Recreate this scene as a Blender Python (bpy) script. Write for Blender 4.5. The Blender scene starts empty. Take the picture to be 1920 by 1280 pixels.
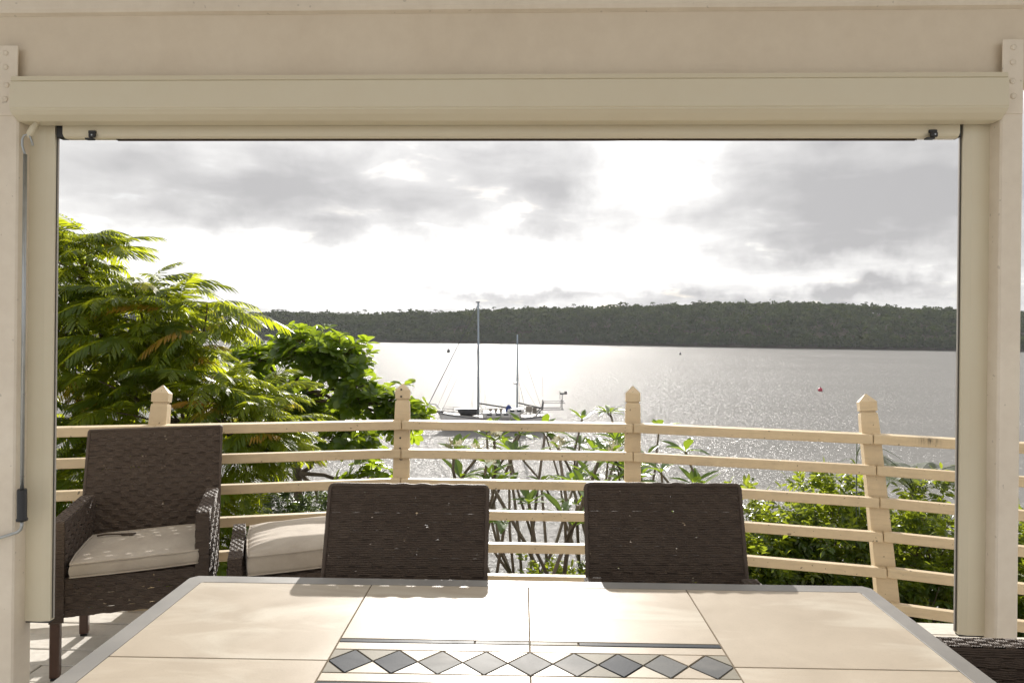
import bpy, math, random
import numpy as np
from mathutils import Matrix, Vector

RNG = np.random.default_rng(7)
random.seed(7)
S = bpy.context.scene
COL = S.collection
R = math.radians

# ------------------------------------------------------------------ camera
YAW, ROLL = R(2.3), R(0.6)
cam_d = bpy.data.cameras.new('camera')
cam = bpy.data.objects.new('camera', cam_d)
COL.objects.link(cam)
cam_d.sensor_width = 36.0
cam_d.lens = 24.0
cam_d.shift_y = -29.0 / 1920.0
cam_d.clip_start = 0.02
cam_d.clip_end = 6000
cam.matrix_world = (Matrix.Translation((0, 0, 1.5)) @ Matrix.Rotation(YAW, 4, 'Z')
                    @ Matrix.Rotation(R(90), 4, 'X') @ Matrix.Rotation(ROLL, 4, 'Z'))
S.camera = cam
FW = np.array([-math.sin(YAW), math.cos(YAW), 0.0])
RT = np.array([math.cos(YAW), math.sin(YAW), 0.0])

# ------------------------------------------------------------------ sun, sky, exposure
SUN_EL, SUN_AZ = R(22.8), R(-4.0)          # azimuth from +Y towards +X
SUN_DIR = Vector((math.sin(SUN_AZ) * math.cos(SUN_EL), math.cos(SUN_AZ) * math.cos(SUN_EL), math.sin(SUN_EL)))
sl = bpy.data.lights.new('sun', 'SUN')
sl.energy = 2.45
sl.angle = R(0.6)
sl.color = (1.0, 0.95, 0.88)
so = bpy.data.objects.new('sun', sl)
COL.objects.link(so)
so.rotation_euler = (-SUN_DIR).to_track_quat('-Z', 'Y').to_euler()

S.view_settings.view_transform = 'Standard'
S.view_settings.look = 'None'
S.view_settings.exposure = 1.5
S.view_settings.gamma = 1.0
S.view_settings.use_curve_mapping = False
S.cycles.use_denoising = True
S.cycles.max_bounces = 7
S.cycles.diffuse_bounces = 4
S.cycles.glossy_bounces = 3
S.cycles.transmission_bounces = 3
S.cycles.sample_clamp_indirect = 8.0
S.cycles.sample_clamp_direct = 0.0
S.cycles.caustics_reflective = False
S.cycles.caustics_refractive = False


class NT:
    """small node-tree helper"""
    def __init__(s, tree):
        s.t = tree
        s.n = tree.nodes
        s.l = tree.links

    def node(s, typ, **kw):
        nd = s.n.new(typ)
        ins = kw.pop('ins', {})
        for k, v in kw.items():
            setattr(nd, k, v)
        for k, v in ins.items():
            s.set(nd.inputs[k], v)
        return nd

    def set(s, sock, v):
        if isinstance(v, bpy.types.NodeSocket):
            s.l.new(v, sock)
        elif isinstance(v, bpy.types.Node):
            s.l.new(v.outputs[0], sock)
        else:
            if sock.type == 'RGBA' and len(v) == 3:
                v = (*v, 1)
            sock.default_value = v

    def math(s, op, a, b=0.0, c=0.0, clamp=False):
        nd = s.n.new('ShaderNodeMath')
        nd.operation = op
        nd.use_clamp = clamp
        s.set(nd.inputs[0], a)
        s.set(nd.inputs[1], b)
        s.set(nd.inputs[2], c)
        return nd.outputs[0]

    def mix(s, fac, a, b, blend='MIX'):
        nd = s.n.new('ShaderNodeMix')
        nd.data_type = 'RGBA'
        nd.blend_type = blend
        s.set(nd.inputs[0], fac)
        s.set(nd.inputs[6], a)
        s.set(nd.inputs[7], b)
        return nd.outputs[2]

    def noise(s, vec, scale, detail=3.0, rough=0.5, dist=0.0, out=0):
        nd = s.n.new('ShaderNodeTexNoise')
        if vec is not None:
            s.l.new(vec, nd.inputs['Vector'])
        nd.inputs['Scale'].default_value = scale
        nd.inputs['Detail'].default_value = detail
        nd.inputs['Roughness'].default_value = rough
        nd.inputs['Distortion'].default_value = dist
        return nd.outputs[out]

    def ramp(s, fac, stops, interp='LINEAR'):
        nd = s.n.new('ShaderNodeValToRGB')
        nd.color_ramp.interpolation = interp
        el = nd.color_ramp.elements
        while len(el) < len(stops):
            el.new(0.5)
        for e, (p, c) in zip(el, stops):
            e.position = p
            e.color = (*c, 1) if len(c) == 3 else c
        s.set(nd.inputs[0], fac)
        return nd.outputs[0]

    def mapr(s, v, a, b, c=0.0, d=1.0, smooth=False):
        nd = s.n.new('ShaderNodeMapRange')
        if smooth:
            nd.interpolation_type = 'SMOOTHSTEP'
        s.set(nd.inputs[0], v)
        for i, q in enumerate((a, b, c, d)):
            nd.inputs[1 + i].default_value = q
        return nd.outputs[0]


world = bpy.data.worlds.new('World')
S.world = world
world.use_nodes = True
world.cycles.sampling_method = 'MANUAL'
world.cycles.sample_map_resolution = 256


def build_world():
    n = NT(world.node_tree)
    n.n.clear()
    out = n.node('ShaderNodeOutputWorld')
    sky = n.node('ShaderNodeTexSky', sky_type='NISHITA', sun_disc=False)
    sky.sun_elevation = SUN_EL
    sky.sun_rotation = SUN_AZ
    sky.altitude = 10
    d = n.node('ShaderNodeTexCoord').outputs['Generated']
    sep = n.node('ShaderNodeSeparateXYZ', ins={0: d})
    X, Y, Z = sep.outputs
    az = n.math('ARCTAN2', X, Y)
    el = n.math('ARCSINE', Z)
    # cloud coordinates: a flat deck seen from below, softened at the horizon
    den = n.math('ADD', n.math('MAXIMUM', Z, 0.0), 0.16)
    cc = n.node('ShaderNodeCombineXYZ', ins={0: n.math('DIVIDE', X, den), 1: n.math('DIVIDE', Y, den), 2: 0.0}).outputs[0]
    n1 = n.noise(cc, 0.9, 4.0, 0.5, 0.3)
    n2 = n.noise(cc, 2.8, 4.0, 0.55, 0.3)
    wob = n.node('ShaderNodeSeparateXYZ', ins={0: n.noise(d, 7.0, 5.0, 0.6, 0.0, 1)}).outputs
    azw = n.math('MULTIPLY_ADD', wob[0], 0.24, n.math('SUBTRACT', az, 0.12))
    elw = n.math('MULTIPLY_ADD', wob[1], 0.16, n.math('SUBTRACT', el, 0.08))

    def blob(px, py, sx, sy, w):
        a0 = math.atan((px - 960) / 1280) - YAW
        e0 = math.atan((611 + (px - 960) * .0105 - py) / 1280 * math.cos(a0))
        u = n.math('DIVIDE', n.math('SUBTRACT', azw, a0), sx / 1280)
        v = n.math('DIVIDE', n.math('SUBTRACT', elw, e0), sy / 1280)
        q = n.math('ADD', n.math('MULTIPLY', u, u), n.math('MULTIPLY', v, v))
        return n.math('MULTIPLY', n.math('EXPONENT', n.math('MULTIPLY', q, -1.0)), w)
    blobs = [(580, 350, 190, 85, .45), (850, 340, 110, 75, .30), (1040, 345, 110, 80, .45),
             (1620, 385, 290, 130, .62), (230, 310, 150, 60, .30), (970, 547, 150, 16, .50), (1520, 556, 330, 16, .50),
             (1195, 310, 90, 110, -.6), (480, 500, 330, 60, -.6), (1000, 490, 330, 45, -.55), (1600, 512, 170, 24, -.40)]
    tot = None
    for b in blobs:
        g = blob(*b)
        tot = g if tot is None else n.math('ADD', tot, g)
    nz = n.math('ADD', n.math('MULTIPLY', n.math('SUBTRACT', n1, 0.5), 1.1), n.math('MULTIPLY', n.math('SUBTRACT', n2, 0.5), 0.75))
    dark = n.math('ADD', tot, n.math('ADD', nz, 0.45), clamp=True)
    dark = n.math('POWER', dark, 0.42)
    # brightness of the cloud: thin cloud glows towards the sun
    dt = n.node('ShaderNodeVectorMath', operation='DOT_PRODUCT', ins={0: d, 1: SUN_DIR}).outputs['Value']
    glow = n.math('POWER', n.math('MAXIMUM', dt, 0.0), 10.0)
    lum = n.math('MULTIPLY_ADD', glow, 0.30, 0.60)
    white = n.mix(1.0, (1.0, 0.985, 0.955), lum, 'MULTIPLY')
    grey = n.mix(1.0, (0.292, 0.289, 0.292), n.math('MULTIPLY_ADD', glow, 0.12, 0.62), 'MULTIPLY')
    cl = n.mix(dark, white, grey)
    # a few gaps of real sky
    gap = n.mapr(n2, 0.30, 0.42, 0.35, 0.0)
    gap = n.math('MULTIPLY', gap, n.math('SUBTRACT', 1.0, dark))
    skyc = n.mix(1.0, sky.outputs[0], (0.09, 0.09, 0.09), 'MULTIPLY')
    colr = n.mix(gap, cl, skyc)
    bg = n.node('ShaderNodeBackground', ins={'Color': colr, 'Strength': 1.0})
    n.l.new(bg.outputs[0], out.inputs[0])


build_world()

# ------------------------------------------------------------------ mesh helpers


class MB:
    """collects vertices and faces, then links them as ONE mesh object"""
    def __init__(s):
        s.v, s.f, s.tint = [], [], []

    def add(s, verts, faces, M=None):
        b = len(s.v)
        for p in verts:
            s.v.append(tuple(M @ Vector(p)) if M is not None else tuple(p))
        for f in faces:
            s.f.append(tuple(i + b for i in f))
        return s

    def box(s, c, size, ch=0.002, M=None):
        v, f = chamfer_box(size, ch)
        T = Matrix.Translation(c)
        return s.add(v, f, (M @ T) if M is not None else T)

    def tube(s, pts, rad, n=8, cap=True):
        v, f = tube(pts, rad, n, cap)
        return s.add(v, f)

    def build(s, name, mat, parent=None, smooth=False, M=None):
        return mesh_obj(name, s.v, s.f, mat, parent, smooth, M)


def chamfer_box(size, c=0.002):
    h = [q / 2 for q in size]
    c = min(c, min(h) * 0.6)
    sg = [(a, b, d) for a in (-1, 1) for b in (-1, 1) for d in (-1, 1)]
    V, idx = [], {}
    for s in sg:
        for a in range(3):
            idx[(s, a)] = len(V)
            V.append(tuple(s[k] * (h[k] if k == a else h[k] - c) for k in range(3)))
    F = []

    def put(f):
        p = [np.array(V[i]) for i in f]
        nrm = np.cross(p[1] - p[0], p[2] - p[0])
        if nrm @ (sum(p) / len(p)) < 0:
            f = f[::-1]
        F.append(tuple(f))
    for a in range(3):
        b, d = (a + 1) % 3, (a + 2) % 3
        for sa in (-1, 1):
            q = []
            for sb, sd in ((-1, -1), (1, -1), (1, 1), (-1, 1)):
                s = [0, 0, 0]
                s[a], s[b], s[d] = sa, sb, sd
                q.append(idx[(tuple(s), a)])
            put(q)
        for sa in (-1, 1):
            for sb in (-1, 1):
                s0, s1 = [0] * 3, [0] * 3
                s0[a] = s1[a] = sa
                s0[b] = s1[b] = sb
                s0[d], s1[d] = -1, 1
                s0, s1 = tuple(s0), tuple(s1)
                put([idx[(s0, a)], idx[(s1, a)], idx[(s1, b)], idx[(s0, b)]])
    for s in sg:
        put([idx[(s, 0)], idx[(s, 1)], idx[(s, 2)]])
    return V, F


def tube(pts, rad, n=8, cap=True):
    pts = [Vector(p) for p in pts]
    if not hasattr(rad, '__len__'):
        rad = [rad] * len(pts)
    V, F = [], []
    t0 = (pts[1] - pts[0]).normalized()
    up = Vector((0, 0, 1)) if abs(t0.z) < 0.9 else Vector((1, 0, 0))
    x = t0.cross(up).normalized()
    for i, p in enumerate(pts):
        a = pts[max(i - 1, 0)]
        b = pts[min(i + 1, len(pts) - 1)]
        t = (b - a).normalized()
        x = (x - t * x.dot(t)).normalized()
        y = t.cross(x)
        for k in range(n):
            w = 2 * math.pi * k / n
            V.append(p + (x * math.cos(w) + y * math.sin(w)) * rad[i])
    for i in range(len(pts) - 1):
        for k in range(n):
            a, b = i * n + k, i * n + (k + 1) % n
            F.append((a, b, b + n, a + n))
    if cap:
        F.append(tuple(range(n))[::-1])
        F.append(tuple(range((len(pts) - 1) * n, len(pts) * n)))
    return V, F


def mesh_data(name, v, f, mat, smooth=False, tint=None):
    me = bpy.data.meshes.new(name)
    me.from_pydata([tuple(p) for p in v], [], f)
    if mat is not None:
        me.materials.append(mat)
    if smooth:
        me.polygons.foreach_set('use_smooth', [True] * len(me.polygons))
    if tint is not None:
        at = me.attributes.new('tint', 'FLOAT', 'POINT')
        at.data.foreach_set('value', tint)
    me.update()
    return me


def np_mesh(name, V, loops, starts, totals, mat, tint=None, smooth=False):
    me = bpy.data.meshes.new(name)
    me.vertices.add(len(V))
    me.vertices.foreach_set('co', V.astype(np.float32).ravel())
    me.loops.add(len(loops))
    me.loops.foreach_set('vertex_index', loops.astype(np.int32))
    me.polygons.add(len(starts))
    me.polygons.foreach_set('loop_start', starts.astype(np.int32))
    me.polygons.foreach_set('loop_total', totals.astype(np.int32))
    me.materials.append(mat)
    if smooth:
        me.polygons.foreach_set('use_smooth', np.ones(len(starts), bool))
    if tint is not None:
        at = me.attributes.new('tint', 'FLOAT', 'POINT')
        at.data.foreach_set('value', tint.astype(np.float32))
    me.update(calc_edges=True)
    return me


def link(name, data, parent=None, M=None):
    o = bpy.data.objects.new(name, data)
    COL.objects.link(o)
    if parent is not None:
        o.parent = parent
    if M is not None:
        o.matrix_local = M
    return o


def mesh_obj(name, v, f, mat, parent=None, smooth=False, M=None, tint=None):
    return link(name, mesh_data(name, v, f, mat, smooth, tint), parent, M)


def empty(name, loc=(0, 0, 0), rz=0.0):
    o = bpy.data.objects.new(name, None)
    o.empty_display_size = 0.1
    COL.objects.link(o)
    o.location = loc
    o.rotation_euler = (0, 0, rz)
    return o


def tag(o, label=None, cat=None, group=None, kind=None):
    if label:
        o['label'] = label
    if cat:
        o['category'] = cat
    if group:
        o['group'] = group
    if kind:
        o['kind'] = kind
    return o


def frame(o, ex, ey, ez):
    """4x4 from origin and axes"""
    M = Matrix.Identity(4)
    for i, a in enumerate((ex, ey, ez)):
        for k in range(3):
            M[k][i] = a[k]
    for k in range(3):
        M[k][3] = o[k]
    return M


def box_child(name, c, size, mat, parent, ch=0.002):
    v, f = chamfer_box(size, ch)
    return mesh_obj(name, v, f, mat, parent, False, Matrix.Translation(c))


# ------------------------------------------------------------------ materials
MATS = {}


def newmat(name):
    m = bpy.data.materials.new(name)
    m.use_nodes = True
    n = NT(m.node_tree)
    p = n.n['Principled BSDF']
    MATS[name] = m
    return m, n, p


def paint(name, col, rough=0.45, var=0.08, scale=3.0, bump=0.1, specks=0.0, dirt=0.0, grain=None):
    m, n, p = newmat(name)
    tc = n.node('ShaderNodeTexCoord').outputs['Object']
    gp = n.node('ShaderNodeNewGeometry').outputs['Position']
    a = n.noise(gp, scale, 5.0, 0.6)
    b = n.noise(gp, scale * 9, 4.0, 0.6)
    f = n.math('ADD', n.math('MULTIPLY', a, 0.65), n.math('MULTIPLY', b, 0.35))
    dk = tuple(c * (1 - var * 2.2) * (1 - 0.03 * i) for i, c in enumerate(col))
    lt = tuple(min(1, c * (1 + var * 0.8)) for c in col)
    c = n.mix(n.mapr(f, 0.3, 0.7), dk, lt)
    if grain:
        mp = n.node('ShaderNodeMapping', ins={'Vector': gp, 'Scale': grain}).outputs[0]
        g = n.noise(mp, 1.0, 5.0, 0.65)
        c = n.mix(n.mapr(g, 0.52, 0.75, 0.0, 0.35), c, tuple(q * 0.55 for q in col))
        hgt = n.math('ADD', g, n.math('MULTIPLY', b, 0.3))
    else:
        hgt = n.math('ADD', n.noise(gp, scale * 30, 3.0, 0.6), a)
    if dirt:
        dd = n.mapr(n.noise(gp, 1.7, 6.0, 0.7, 0.4), 0.55, 0.8, 0.0, dirt)
        c = n.mix(dd, c, tuple(q * 0.45 for q in col))
    if name == 'rail_paint':
        # the black drip stain on the top rail right of the leaning post
        xyz = n.node('ShaderNodeSeparateXYZ', ins={0: gp}).outputs
        u = n.math('DIVIDE', n.math('SUBTRACT', xyz[0], 2.02), 0.045)
        v = n.math('DIVIDE', n.math('SUBTRACT', xyz[2], 0.93), 0.022)
        q = n.math('ADD', n.math('MULTIPLY', u, u), n.math('MULTIPLY', v, v))
        st = n.node('ShaderNodeMapping', ins={'Vector': gp, 'Scale': (90, 90, 12)}).outputs[0]
        k = n.math('MULTIPLY', n.math('EXPONENT', n.math('MULTIPLY', q, -1.0)), n.mapr(n.noise(st, 1.0, 3.0, 0.6), 0.35, 0.65, 0.1, 1.0))
        c = n.mix(k, c, (0.06, 0.05, 0.035))
    if specks:
        sp = n.mapr(n.noise(gp, 48.0, 1.0, 0.4), 0.735, 0.76, 0.0, specks)
        c = n.mix(sp, c, (0.10, 0.075, 0.05))
    n.set(p.inputs['Base Color'], c)
    n.set(p.inputs['Roughness'], rough if bump < .03 else n.mapr(b, 0.2, 0.8, rough * 0.8, rough * 1.25))
    bp = n.node('ShaderNodeBump', ins={'Height': hgt, 'Strength': bump, 'Distance': 0.004})
    n.set(p.inputs['Normal'], bp.outputs[0])
    return m


paint('house_paint', (0.82, 0.75, 0.645), 0.5, 0.06, 2.5, 0.10, specks=0.25, dirt=0.10)
paint('beam_paint', (0.75, 0.665, 0.54), 0.42, 0.04, 2.0, 0.10, dirt=0.10)
paint('blind_cream', (0.69, 0.64, 0.50), 0.28, 0.008, 1.5, 0.02)
paint('rail_paint', (0.655, 0.53, 0.35), 0.5, 0.08, 2.2, 0.3, specks=0.75, dirt=0.30, grain=(6, 6, 60))
paint('deck_paint', (0.72, 0.69, 0.63), 0.6, 0.12, 3.5, 0.5, specks=0.15, dirt=0.35, grain=(3.0, 55, 20))
paint('guide_alloy', (0.46, 0.445, 0.42), 0.4, 0.02, 3.0, 0.02)
paint('leg_metal', (0.085, 0.045, 0.032), 0.38, 0.10, 8.0, 0.05)
paint('black_plastic', (0.018, 0.018, 0.02), 0.35, 0.1, 8.0, 0.03)
paint('brush_strip', (0.10, 0.075, 0.055), 0.9, 0.2, 60.0, 0.6)
paint('dark_gap', (0.05, 0.045, 0.04), 0.7, 0.1, 10.0, 0.05)
paint('ceiling_paint', (0.80, 0.77, 0.70), 0.6, 0.05, 2.5, 0.08)
paint('wall_paint', (0.74, 0.68, 0.57), 0.6, 0.05, 2.5, 0.08)
paint('bark', (0.17, 0.13, 0.10), 0.85, 0.25, 9.0, 0.8)
paint('plumeria_bark', (0.21, 0.17, 0.135), 0.75, 0.2, 14.0, 0.5)
paint('soil', (0.09, 0.075, 0.05), 0.95, 0.3, 3.0, 0.8)
paint('boat_white', (0.74, 0.74, 0.75), 0.35, 0.04, 1.2, 0.0, dirt=0.15)
paint('boat_stripe', (0.035, 0.04, 0.055), 0.4, 0.05, 1.0, 0.0)
paint('boat_deck', (0.33, 0.30, 0.26), 0.6, 0.1, 1.0, 0.0)
paint('boat_dark', (0.05, 0.05, 0.055), 0.5, 0.1, 1.0, 0.0)
paint('mast_alloy', (0.30, 0.36, 0.42), 0.3, 0.05, 1.0, 0.0)
paint('blue_canvas', (0.03, 0.06, 0.22), 0.8, 0.1, 2.0, 0.0)
paint('buoy_red', (0.42, 0.02, 0.06), 0.4, 0.1, 2.0, 0.0)
paint('grout', (0.20, 0.155, 0.10), 0.9, 0.15, 20.0, 0.2)
paint('window_glass', (0.03, 0.035, 0.04), 0.1, 0.02, 2.0, 0.0)
paint('petal', (0.80, 0.76, 0.58), 0.5, 0.05, 20.0, 0.0)


def m_zinc():
    m, n, p = newmat('zinc')
    gp = n.node('ShaderNodeNewGeometry').outputs['Position']
    a = n.noise(gp, 22.0, 4.0, 0.6)
    n.set(p.inputs['Base Color'], n.mix(a, (0.30, 0.32, 0.33), (0.55, 0.57, 0.58)))
    p.inputs['Metallic'].default_value = 0.85
    n.set(p.inputs['Roughness'], n.mapr(a, 0.3, 0.7, 0.25, 0.5))


def m_border():
    m, n, p = newmat('table_border')
    gp = n.node('ShaderNodeNewGeometry').outputs['Position']
    a = n.noise(gp, 5.0, 6.0, 0.65, 0.3)
    b = n.noise(gp, 160.0, 3.0, 0.6)
    c = n.mix(n.mapr(a, 0.3, 0.7), (0.20, 0.192, 0.183), (0.27, 0.257, 0.24))
    c = n.mix(n.mapr(b, 0.6, 0.8, 0, 0.3), c, (0.18, 0.16, 0.14))
    n.set(p.inputs['Base Color'], c)
    n.set(p.inputs['Roughness'], n.mapr(a, 0.3, 0.7, 0.34, 0.5))
    bp = n.node('ShaderNodeBump', ins={'Height': b, 'Strength': 0.12, 'Distance': 0.002})
    n.set(p.inputs['Normal'], bp.outputs[0])


def m_tile(name, c0, c1, vein, rough=0.42, grains=0.25, spec=0.2):
    m, n, p = newmat(name)
    gp = n.node('ShaderNodeNewGeometry').outputs['Position']
    rnd = n.node('ShaderNodeObjectInfo').outputs['Random']
    off = n.node('ShaderNodeCombineXYZ', ins={0: n.math('MULTIPLY', rnd, 37.0), 1: n.math('MULTIPLY', rnd, 11.0), 2: 0.0}).outputs[0]
    v = n.node('ShaderNodeVectorMath', operation='ADD', ins={0: gp, 1: off}).outputs[0]
    mp = n.node('ShaderNodeMapping', ins={'Vector': v, 'Rotation': (0, 0, 0.7), 'Scale': (3.0, 9.0, 3.0)}).outputs[0]
    a = n.noise(mp, 0.8, 6.0, 0.55, 0.8)
    b = n.noise(v, 230.0, 3.0, 0.65)
    k = n.noise(v, 5.0, 5.0, 0.6, 0.5)
    c = n.mix(n.mapr(k, 0.3, 0.7), c0, c1)
    c = n.mix(n.mapr(a, 0.50, 0.66, 0.0, 0.75), c, vein)
    c = n.mix(n.mapr(b, 0.55, 0.8, 0.0, grains), c, tuple(q * 0.6 for q in c0))
    n.set(p.inputs['Base Color'], c)
    n.set(p.inputs['Roughness'], n.mapr(k, 0.3, 0.7, rough * 0.85, rough * 1.15))
    p.inputs['Specular IOR Level'].default_value = spec
    bp = n.node('ShaderNodeBump', ins={'Height': n.math('ADD', b, n.math('MULTIPLY', k, 2.0)), 'Strength': 0.10, 'Distance': 0.002})
    n.set(p.inputs['Normal'], bp.outputs[0])


m_zinc()
m_border()
m_tile('tile_cream', (0.43, 0.365, 0.285), (0.50, 0.43, 0.34), (0.60, 0.55, 0.46))
m_tile('tile_pale', (0.55, 0.48, 0.38), (0.60, 0.54, 0.44), (0.45, 0.42, 0.36), spec=0.12)
m_tile('tile_mottled', (0.24, 0.22, 0.18), (0.33, 0.31, 0.26), (0.18, 0.17, 0.14), 0.5, 0.45, 0.06)
m_tile('tile_slate', (0.030, 0.036, 0.046), (0.055, 0.062, 0.075), (0.09, 0.10, 0.11), 0.50, 0.3, 0.05)
m_tile('tile_grey', (0.12, 0.125, 0.13), (0.19, 0.19, 0.185), (0.26, 0.25, 0.24), 0.50, 0.3, 0.05)


def m_wicker():
    m, n, p = newmat('wicker')
    gp = n.node('ShaderNodeTexCoord').outputs['Object']
    a = n.noise(gp, 9.0, 4.0, 0.6)
    b = n.noise(gp, 340.0, 2.0, 0.6)
    c = n.mix(a, (0.072, 0.051, 0.040), (0.125, 0.095, 0.074))
    c = n.mix(n.mapr(b, 0.45, 0.75, 0, 0.55), c, (0.030, 0.021, 0.017))
    n.set(p.inputs['Base Color'], c)
    p.inputs['Roughness'].default_value = 0.55
    p.inputs['Specular IOR Level'].default_value = 0.3
    bp = n.node('ShaderNodeBump', ins={'Height': b, 'Strength': 0.5, 'Distance': 0.002})
    n.set(p.inputs['Normal'], bp.outputs[0])


def m_fabric():
    m, n, p = newmat('cushion_fabric')
    gp = n.node('ShaderNodeTexCoord').outputs['Object']
    a = n.noise(gp, 6.0, 5.0, 0.65, 0.3)
    b = n.noise(gp, 420.0, 2.0, 0.6)
    k = n.noise(gp, 14.0, 4.0, 0.6)
    c = n.mix(n.mapr(a, 0.3, 0.72), (0.40, 0.34, 0.275), (0.52, 0.46, 0.38))
    c = n.mix(n.mapr(b, 0.5, 0.8, 0, 0.3), c, (0.33, 0.28, 0.22))
    n.set(p.inputs['Base Color'], c)
    p.inputs['Roughness'].default_value = 0.9
    p.inputs['Sheen Weight'].default_value = 0.2
    h = n.math('ADD', n.math('MULTIPLY', b, 0.15), k)
    bp = n.node('ShaderNodeBump', ins={'Height': h, 'Strength': 0.35, 'Distance': 0.012})
    n.set(p.inputs['Normal'], bp.outputs[0])


def m_leaf(name, stops, trans=0.45, tcol=(0.50, 0.62, 0.05), rough=0.35, spec=0.5, gain=1.45):
    m, n, p = newmat(name)
    at = n.node('ShaderNodeAttribute', attribute_name='tint').outputs['Fac']
    rnd = n.node('ShaderNodeObjectInfo').outputs['Random']
    t = n.math('FRACT', n.math('ADD', at, rnd))
    c = n.ramp(t, stops)
    gp = n.node('ShaderNodeNewGeometry').outputs['Position']
    c = n.mix(n.mapr(n.noise(gp, 7.0, 3.0, 0.6), 0.35, 0.7, 0.0, 0.4), c, tuple(q * 0.55 for q in stops[0][1]))
    n.set(p.inputs['Base Color'], c)
    p.inputs['Roughness'].default_value = rough
    p.inputs['Specular IOR Level'].default_value = spec
    tr = n.node('ShaderNodeBsdfTranslucent')
    n.set(tr.inputs['Color'], n.mix(1.0, n.mix(0.55, c, tcol), (gain, gain * .96, gain * .55), 'MULTIPLY'))
    ms = n.node('ShaderNodeMixShader', ins={0: trans, 1: p.outputs[0], 2: tr.outputs[0]})
    n.l.new(ms.outputs[0], n.n['Material Output'].inputs[0])


m_wicker()
m_fabric()
m_leaf('leaf_frond', [(0.0, (0.030, 0.062, 0.012)), (0.5, (0.050, 0.095, 0.014)), (0.88, (0.12, 0.155, 0.018)), (0.955, (0.15, 0.19, 0.02)), (0.97, (0.40, 0.20, 0.05)), (1.0, (0.42, 0.17, 0.05))], 0.50, (0.56, 0.62, 0.04), 0.4, 0.4, 2.0)
m_leaf('leaf_almond', [(0.0, (0.035, 0.075, 0.014)), (0.6, (0.055, 0.10, 0.016)), (1.0, (0.10, 0.15, 0.02))], 0.42, (0.46, 0.60, 0.05), 0.30, 0.5, 2.1)
m_leaf('leaf_hedge', [(0.0, (0.030, 0.065, 0.014)), (0.6, (0.058, 0.10, 0.018)), (1.0, (0.14, 0.165, 0.03))], 0.46, (0.44, 0.52, 0.06), 0.28, 0.6, 1.75)
m_leaf('leaf_dark', [(0.0, (0.022, 0.042, 0.016)), (1.0, (0.045, 0.075, 0.022))], 0.25, (0.25, 0.36, 0.05), 0.35)
m_leaf('leaf_plumeria', [(0.0, (0.05, 0.11, 0.015)), (1.0, (0.08, 0.15, 0.02))], 0.42, (0.42, 0.58, 0.06), 0.35)
m_leaf('leaf_palm', [(0.0, (0.05, 0.075, 0.03)), (1.0, (0.08, 0.10, 0.045))], 0.25, (0.3, 0.38, 0.1), 0.4)
m_leaf('leaf_forest', [(0.0, (0.014, 0.028, 0.009)), (0.55, (0.028, 0.048, 0.014)), (1.0, (0.058, 0.072, 0.022))], 0.12, (0.14, 0.19, 0.04), 0.9, 0.0)


def m_water():
    m, n, p = newmat('water')
    gp = n.node('ShaderNodeNewGeometry').outputs['Position']
    a = n.noise(gp, 0.9, 4.0, 0.6, 0.2)
    b = n.noise(gp, 3.6, 3.0, 0.6, 0.2)
    mp = n.node('ShaderNodeMapping', ins={'Vector': gp, 'Rotation': (0, 0, 0.12), 'Scale': (0.012, 0.05, 1.0)}).outputs[0]
    k = n.noise(mp, 1.0, 4.0, 0.6, 0.4)
    h = n.math('ADD', n.math('MULTIPLY', a, 1.0), n.math('MULTIPLY', b, 0.24))
    bp = n.node('ShaderNodeBump', ins={'Height': h, 'Distance': 0.85})
    n.set(bp.inputs['Strength'], n.mapr(k, 0.35, 0.65, 0.75, 1.0))
    n.set(p.inputs['Normal'], bp.outputs[0])
    n.set(p.inputs['Base Color'], (0.06, 0.065, 0.065))
    df = n.node('ShaderNodeBsdfDiffuse', ins={'Color': (0.28, 0.27, 0.255)})
    ms = n.node('ShaderNodeMixShader', ins={0: 0.64, 1: p.outputs[0], 2: df.outputs[0]})
    n.l.new(ms.outputs[0], n.n['Material Output'].inputs[0])
    n.set(p.inputs['Roughness'], n.mapr(k, 0.35, 0.65, 0.20, 0.27))
    p.inputs['IOR'].default_value = 1.33


m_water()
M_ = MATS

# ------------------------------------------------------------------ the setting: water, land, far wood
WZ = -10.5


def sheet(name, x0, x1, y0, y1, z, mat):
    return mesh_obj(name, [(x0, y0, z), (x1, y0, z), (x1, y1, z), (x0, y1, z)], [(0, 1, 2, 3)], M_[mat])


w = sheet('water', -3000, 3000, -200, 5000, WZ, 'water')
tag(w, 'silver grey water of the bay', kind='structure')


def vnoise(x, y, seed=0):
    """cheap smooth value noise"""
    xi, yi = np.floor(x).astype(int), np.floor(y).astype(int)
    xf, yf = x - xi, y - yi

    def hsh(a, b):
        q = np.sin(a * 127.1 + b * 311.7 + seed * 74.7) * 43758.5453
        return q - np.floor(q)
    u, v = xf * xf * (3 - 2 * xf), yf * yf * (3 - 2 * yf)
    return (hsh(xi, yi) * (1 - u) + hsh(xi + 1, yi) * u) * (1 - v) + (hsh(xi, yi + 1) * (1 - u) + hsh(xi + 1, yi + 1) * u) * v


def slope_z(x, y):
    t = np.clip((y - 3.4) / 13.0, 0, 1.4)
    z = -2.3 - 9.2 * t ** 0.85
    z = z + 0.5 * (vnoise(x * 0.5, y * 0.5, 3) - 0.5) * np.clip(y / 4, 0, 1)
    return np.where(y < 3.4, -2.3 + 0.12 * (vnoise(x, y, 5) - .5), z)


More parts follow.
